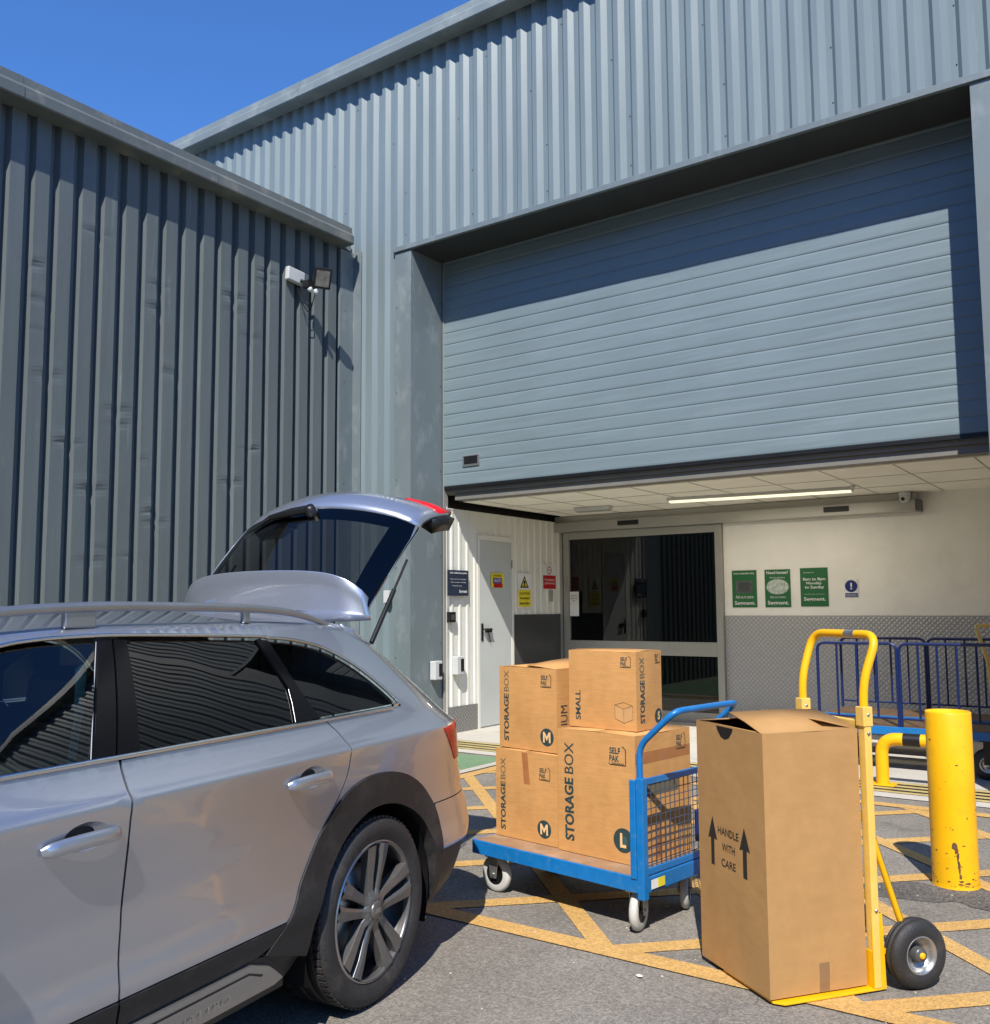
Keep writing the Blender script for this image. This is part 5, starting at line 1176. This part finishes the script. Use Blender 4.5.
def caster(x,y,ax,name='castor'):
    # ax: yaw of the axle in trolley space
    q=Matrix.Rotation(ax,4,'Z'); T=Matrix.Translation((x,y,0))@q
    CS=empty(name,(0,0,0)); CS.parent=TR; CS.matrix_local=T
    r_=.092
    ty=MB().lathe([(.055,-.018),(.080,-.020),(.089,-.012),(r_,0),(.089,.012),(.080,.020),(.055,.018)],(0,0,r_),(1,0,0),40).build('tyre','rubber_grey',CS)
    MB().lathe([(0,-.012),(.02,-.018),(.05,-.014),(.056,-.018),(.056,.018),(.05,.014),(.02,.018),(0,.012)],(0,0,r_),(1,0,0),28).build('hub','dark',CS)
    b=MB()
    for s2 in (-1,1):
        b.prism([(s2*.028,-.020,.06+.012),(s2*.028,.020,.06+.012),(s2*.028,.035,.175),(s2*.028,-.035,.175)],0,(s2*.004,0,0))
    b.box2((-.045,-.045,.175),(.045,.045,.1895)); b.cyl((-.038,0,r_),(.038,0,r_),.008,8); b.build('fork','zinc',CS,bevel=.002)
caster(.075,.965,R(2)); caster(.085,.09,R(-73)); caster(.50,.11,R(-62)); caster(.52,.965,R(4))

# ------------------------------------------------------------------ yellow hand truck
HT=empty('hand_truck',(-.99422522,3.81438226,0),.939,label='yellow two-wheeled hand truck with black pneumatic tyres, carrying the tall box',cat='hand truck')
# local: X = backwards (b), Y = +left (so s = -Y)
b=MB(); b.prism([(-.418,.0,.008),(-.385,-.030,.008),(.045,-.030,.008),(.045,.33,.008),(-.418,.33,.008)],0,(0,0,.008)); b.build('toe_plate','yellow',HT,bevel=.002)
b=MB()
b.prism([(.008,-.028,.008),(.066,-.028,.008),(.058,-.028,.285),(.008,-.028,.285)],0,(0,.004,0)); b.build('gusset_plate','yellow',HT,bevel=.0015); b=MB(); b.prism([(.008,.396,.008),(.072,.396,.008),(.062,.396,.285),(.008,.396,.285)],0,(0,.004,0)); b.build('gusset_plate','yellow',HT,bevel=.0015)
MB().box2((.008,-.03,.016),(.014,.395,.15)).build('back_plate','yellow',HT,bevel=.0015)
for y in (-.012,.365): MB().box2((.010,y-.020,.016),(.042,y+.020,1.03)).build('upright','pale_yellow',HT,bevel=.004)
for z in (.33,.62,.97): MB().box2((.014,.009,z),(.036,.344,z+.035)).build('cross_bar','pale_yellow',HT,bevel=.004)
b=MB(); b.tube([(.026,-.012,.98),(.026,-.012,1.150),(.095,-.022,1.335),(.095,.372,1.335),(.026,.365,1.150),(.026,.365,.98)],.0165,16,fillet=.07,fn=8); LH=b.build('loop_handle','yellow',HT)
for y in (-.012,.365): MB().box2((.004,y-.023,.985),(.048,y+.023,1.06)).build('handle_socket','pale_yellow',LH,bevel=.003)
MB().tube([(.095,.10,1.335),(.095,.16,1.335)],.0168,16).build('worn_patch','zinc',LH)
for y in (-.012,.365):
    for z in (.96,1.03,.30): MB().lathe([(0,.006),(.006,.005),(.007,0)],(.026,y-.0205,z),(0,-1,0),10).build('bolt','zinc',HT)
for y in (-.016,.372): b=MB(); b.tube([(.030,y,.60),(.060,y,.50),(.155,y,.235),(.200,y,.150)],.015,4,fillet=.03,flat=.8); b.box2((.04,y-.01,.135),(.21,y+.01,.155)); b.build('brace','yellow',HT)
MB().cyl((.192,-.07,.129),(.192,.43,.129),.010,12).build('axle','zinc',HT)
for y,sg in ((-.040,-1),(.395,1)):
    W_=empty('wheel',(.192,y,.130),0 if sg<0 else PI); W_.parent=HT
    MB().lathe([(.066,-.035),(.085,-.043),(.112,-.038),(.126,-.022),(.1262,-.017),(.122,-.015),(.122,-.011),(.129,-.008),(.130,.006),(.125,.008),(.125,.012),(.128,.014),(.122,.028),(.105,.038),(.082,.042),(.066,.034)],(0,0,0),(0,-1,0),56).build('tyre','rubber',W_)
    MB().lathe([(.070,-.034),(.068,-.038),(.058,-.02),(.030,-.015),(.030,.002),(.050,.004),(.058,.022),(.066,.036),(.071,.037),(.072,.033)],(0,0,0),(0,-1,0),44).build('rim','zinc',W_)
    MB().lathe([(.028,-.03),(.028,.03),(.024,.036),(.012,.038)],(0,0,0),(0,-1,0),26).build('hub','darkmetal',W_)
    MB().lathe([(.012,.03),(.012,.043),(.006,.045),(0,.045)],(0,0,0),(0,-1,0),12).build('axle_cap','yellow',W_)

# ------------------------------------------------------------------ bollard, hoop guard
BO=empty('bollard',(-.962,5.48,0),label='thick yellow steel bollard with chipped paint near its base',cat='bollard')
rb=.112
rows=[]
b=MB(); b.lathe([(rb+.004,0),(rb+.001,.012),(rb,.03),(rb,.45),(rb,.885),(rb-.004,.892),(rb-.010,.890),(rb-.012,.875),(0,.870)],(0,0,0),(0,0,1),64); b.build('post','yellow',BO)
b=MB(); rd=random.Random(5)
def chip(ang,z,w_,h_,n=9):
    P=[]
    for i in range(n):
        a=2*PI*i/n; f=rd.uniform(.6,1.15); P.append((ang+w_/rb*.5*math.cos(a)*f,z+h_*.5*math.sin(a)*f))
    cx=sum(p[0] for p in P)/n; cz=sum(p[1] for p in P)/n
    vs=[((rb+.0008)*math.cos(a),(rb+.0008)*math.sin(a),zz) for a,zz in P]
    b.add(vs,[tuple(range(n))])
va=math.atan2(-5.48,.962)
for a,z,w_,h_ in ((.02,.215,.028,.045),(.08,.195,.020,.04),(.13,.165,.016,.05),(.16,.13,.014,.05),(.18,.095,.012,.045),(.21,.07,.016,.03),(.24,.045,.03,.012),(-.3,.04,.018,.010),(.5,.035,.03,.012),(.35,.022,.05,.010),(-.32,.31,.006,.006),(-.12,.31,.006,.007),(.62,.36,.008,.016),(-.5,.5,.005,.005),(.2,.03,.03,.01),(-.15,.018,.03,.008),(.7,.02,.04,.012),(-.05,.62,.004,.005)): chip(va+a,z,w_,h_)
rd=random.Random(21)
for i in range(46): chip(va+rd.uniform(-1.4,1.4),abs(rd.gauss(0,.07))+.008 if i<34 else rd.uniform(.1,.86),rd.uniform(.004,.020),rd.uniform(.003,.010),6)
b.build('paint_chip','rust',BO)
b=MB(); n_=40; pts_=[]
for i in range(n_):
    a=2*PI*i/n_; rr__=.30+.10*math.sin(a*2+1)+.05*math.sin(a*5)+.03*math.sin(a*11+2); pts_.append((-.93+rr__*1.5*math.cos(a),5.28+rr__*.8*math.sin(a),.0022))
b.add(pts_,[tuple(range(n_))]); tag(b.build('tar_patch','tar'),kind='structure')
HG=empty('hoop_guard',(-1.93,8.12,.006),label='low yellow tube hoop guard with a black band, bolted to the floor behind the bollard',cat='hoop guard')
MB().tube([(0,0,.01),(0,0,.37),(.52,0,.37),(.52,0,.01)],.050,20,fillet=.13,fn=8).build('hoop','yellow',HG)
MB().tube([(.17,0,.37),(.30,0,.37)],.0508,20).build('black_band','dark',HG)
for x in (0,.52): MB().box2((x-.10,-.08,0),(x+.10,.08,.010)).build('base_plate','yellow',HG,bevel=.002)
# ------------------------------------------------------------------ blue carts parked in the shade
def cart(name,x,y,rz,L_,panels,label,board='board_dark',z=.40):
    C_=empty(name,(x,y,0),rz,label=label,cat='trolley',group='blue hoop-sided trolleys parked in the bay')
    b=MB(); b.box2((0,0,z-.07),(L_,.012,z)); b.box2((0,.62,z-.07),(L_,.632,z)); b.box2((0,.012,z-.07),(.012,.62,z)); b.box2((L_-.012,.012,z-.07),(L_,.62,z)); b.build('frame','blue',C_,bevel=.003)
    MB().box2((.013,.013,z-.02),(L_-.013,.619,z+.002)).build('deck_board',board,C_)
    for yy,xa,xb in panels:
        b=MB(); zt=1.115; b.tube([(xa,yy,z-.02),(xa,yy,zt),(xb,yy,zt),(xb,yy,z-.02)],.014,10,fillet=.07); b.tube([(xa+.02,yy,z+.07),(xb-.02,yy,z+.07)],.010,8)
        nb=max(2,int((xb-xa)/.145)); 
        for i in range(1,nb): xx=xa+(xb-xa)*i/nb; b.cyl((xx,yy,z+.07),(xx,yy,zt),.010,8)
        b.build('hoop_side','navy',C_)
    for cx_ in (.13,L_-.13):
        for cy_ in (.07,.56):
            W_=empty('castor',(cx_,cy_,.13)); W_.parent=C_
            MB().lathe([(.07,-.02),(.12,-.022),(.13,0),(.12,.022),(.07,.02)],(0,0,0),(0,-1,0),32).build('tyre','rubber',W_)
            MB().lathe([(0,.024),(.02,.026),(.024,.018),(.05,.015),(.055,.022),(.066,.022),(.07,.018)],(0,0,0),(0,-1,0),28).build('rim','zinc',W_)
            b=MB(); b.box2((-.03,-.034,.0),(.03,-.028,.20)); b.box2((-.03,.028,.0),(.03,.034,.20)); b.box2((-.05,-.05,.19),(.05,.05,.20)); b.build('fork','dark',W_)
cart('platform_cart',-2.62,8.72,0,1.50,((.02,.02,.70),(.02,.72,1.48)),'nearer blue hoop-sided trolley parked in the shade behind the bollard')
cart('platform_cart',-2.80,9.55,0,1.72,((.61,.02,.84),(.61,.86,1.70)),'farther blue hoop-sided trolley standing close to the tread plate wall')
# second hand truck handle leaning at the right edge of the bay
H2=empty('hand_truck',(-1.10,9.05,0),R(150),label='worn brass-coloured hand truck leaning in the shade at the right edge of the bay',cat='hand truck')
b=MB(); b.tube([(-.0,-.16,.02),(.06,-.16,.95),(.17,-.16,1.27),(.17,.16,1.27),(.06,.16,.95),(0,.16,.02)],.016,10,fillet=.05); 
b.build('tube_frame','pale_yellow',H2)
b=MB()
for z in (.3,.6,.9): b.cyl((.02+.04*z,-.16,z),(.02+.04*z,.16,z),.012,8)
b.build('cross_bar','pale_yellow',H2); MB().box2((-.22,-.18,.006),(.01,.18,.014)).build('toe_plate','pale_yellow',H2)
for y in (-.21,.21):
    MB().lathe([(0,-.02),(.10,-.03),(.12,0),(.10,.03),(0,.02)],(.10,y,.12),(0,1,0),24).build('wheel','rubber',H2)
# remove helper camera of nothing: scene is complete
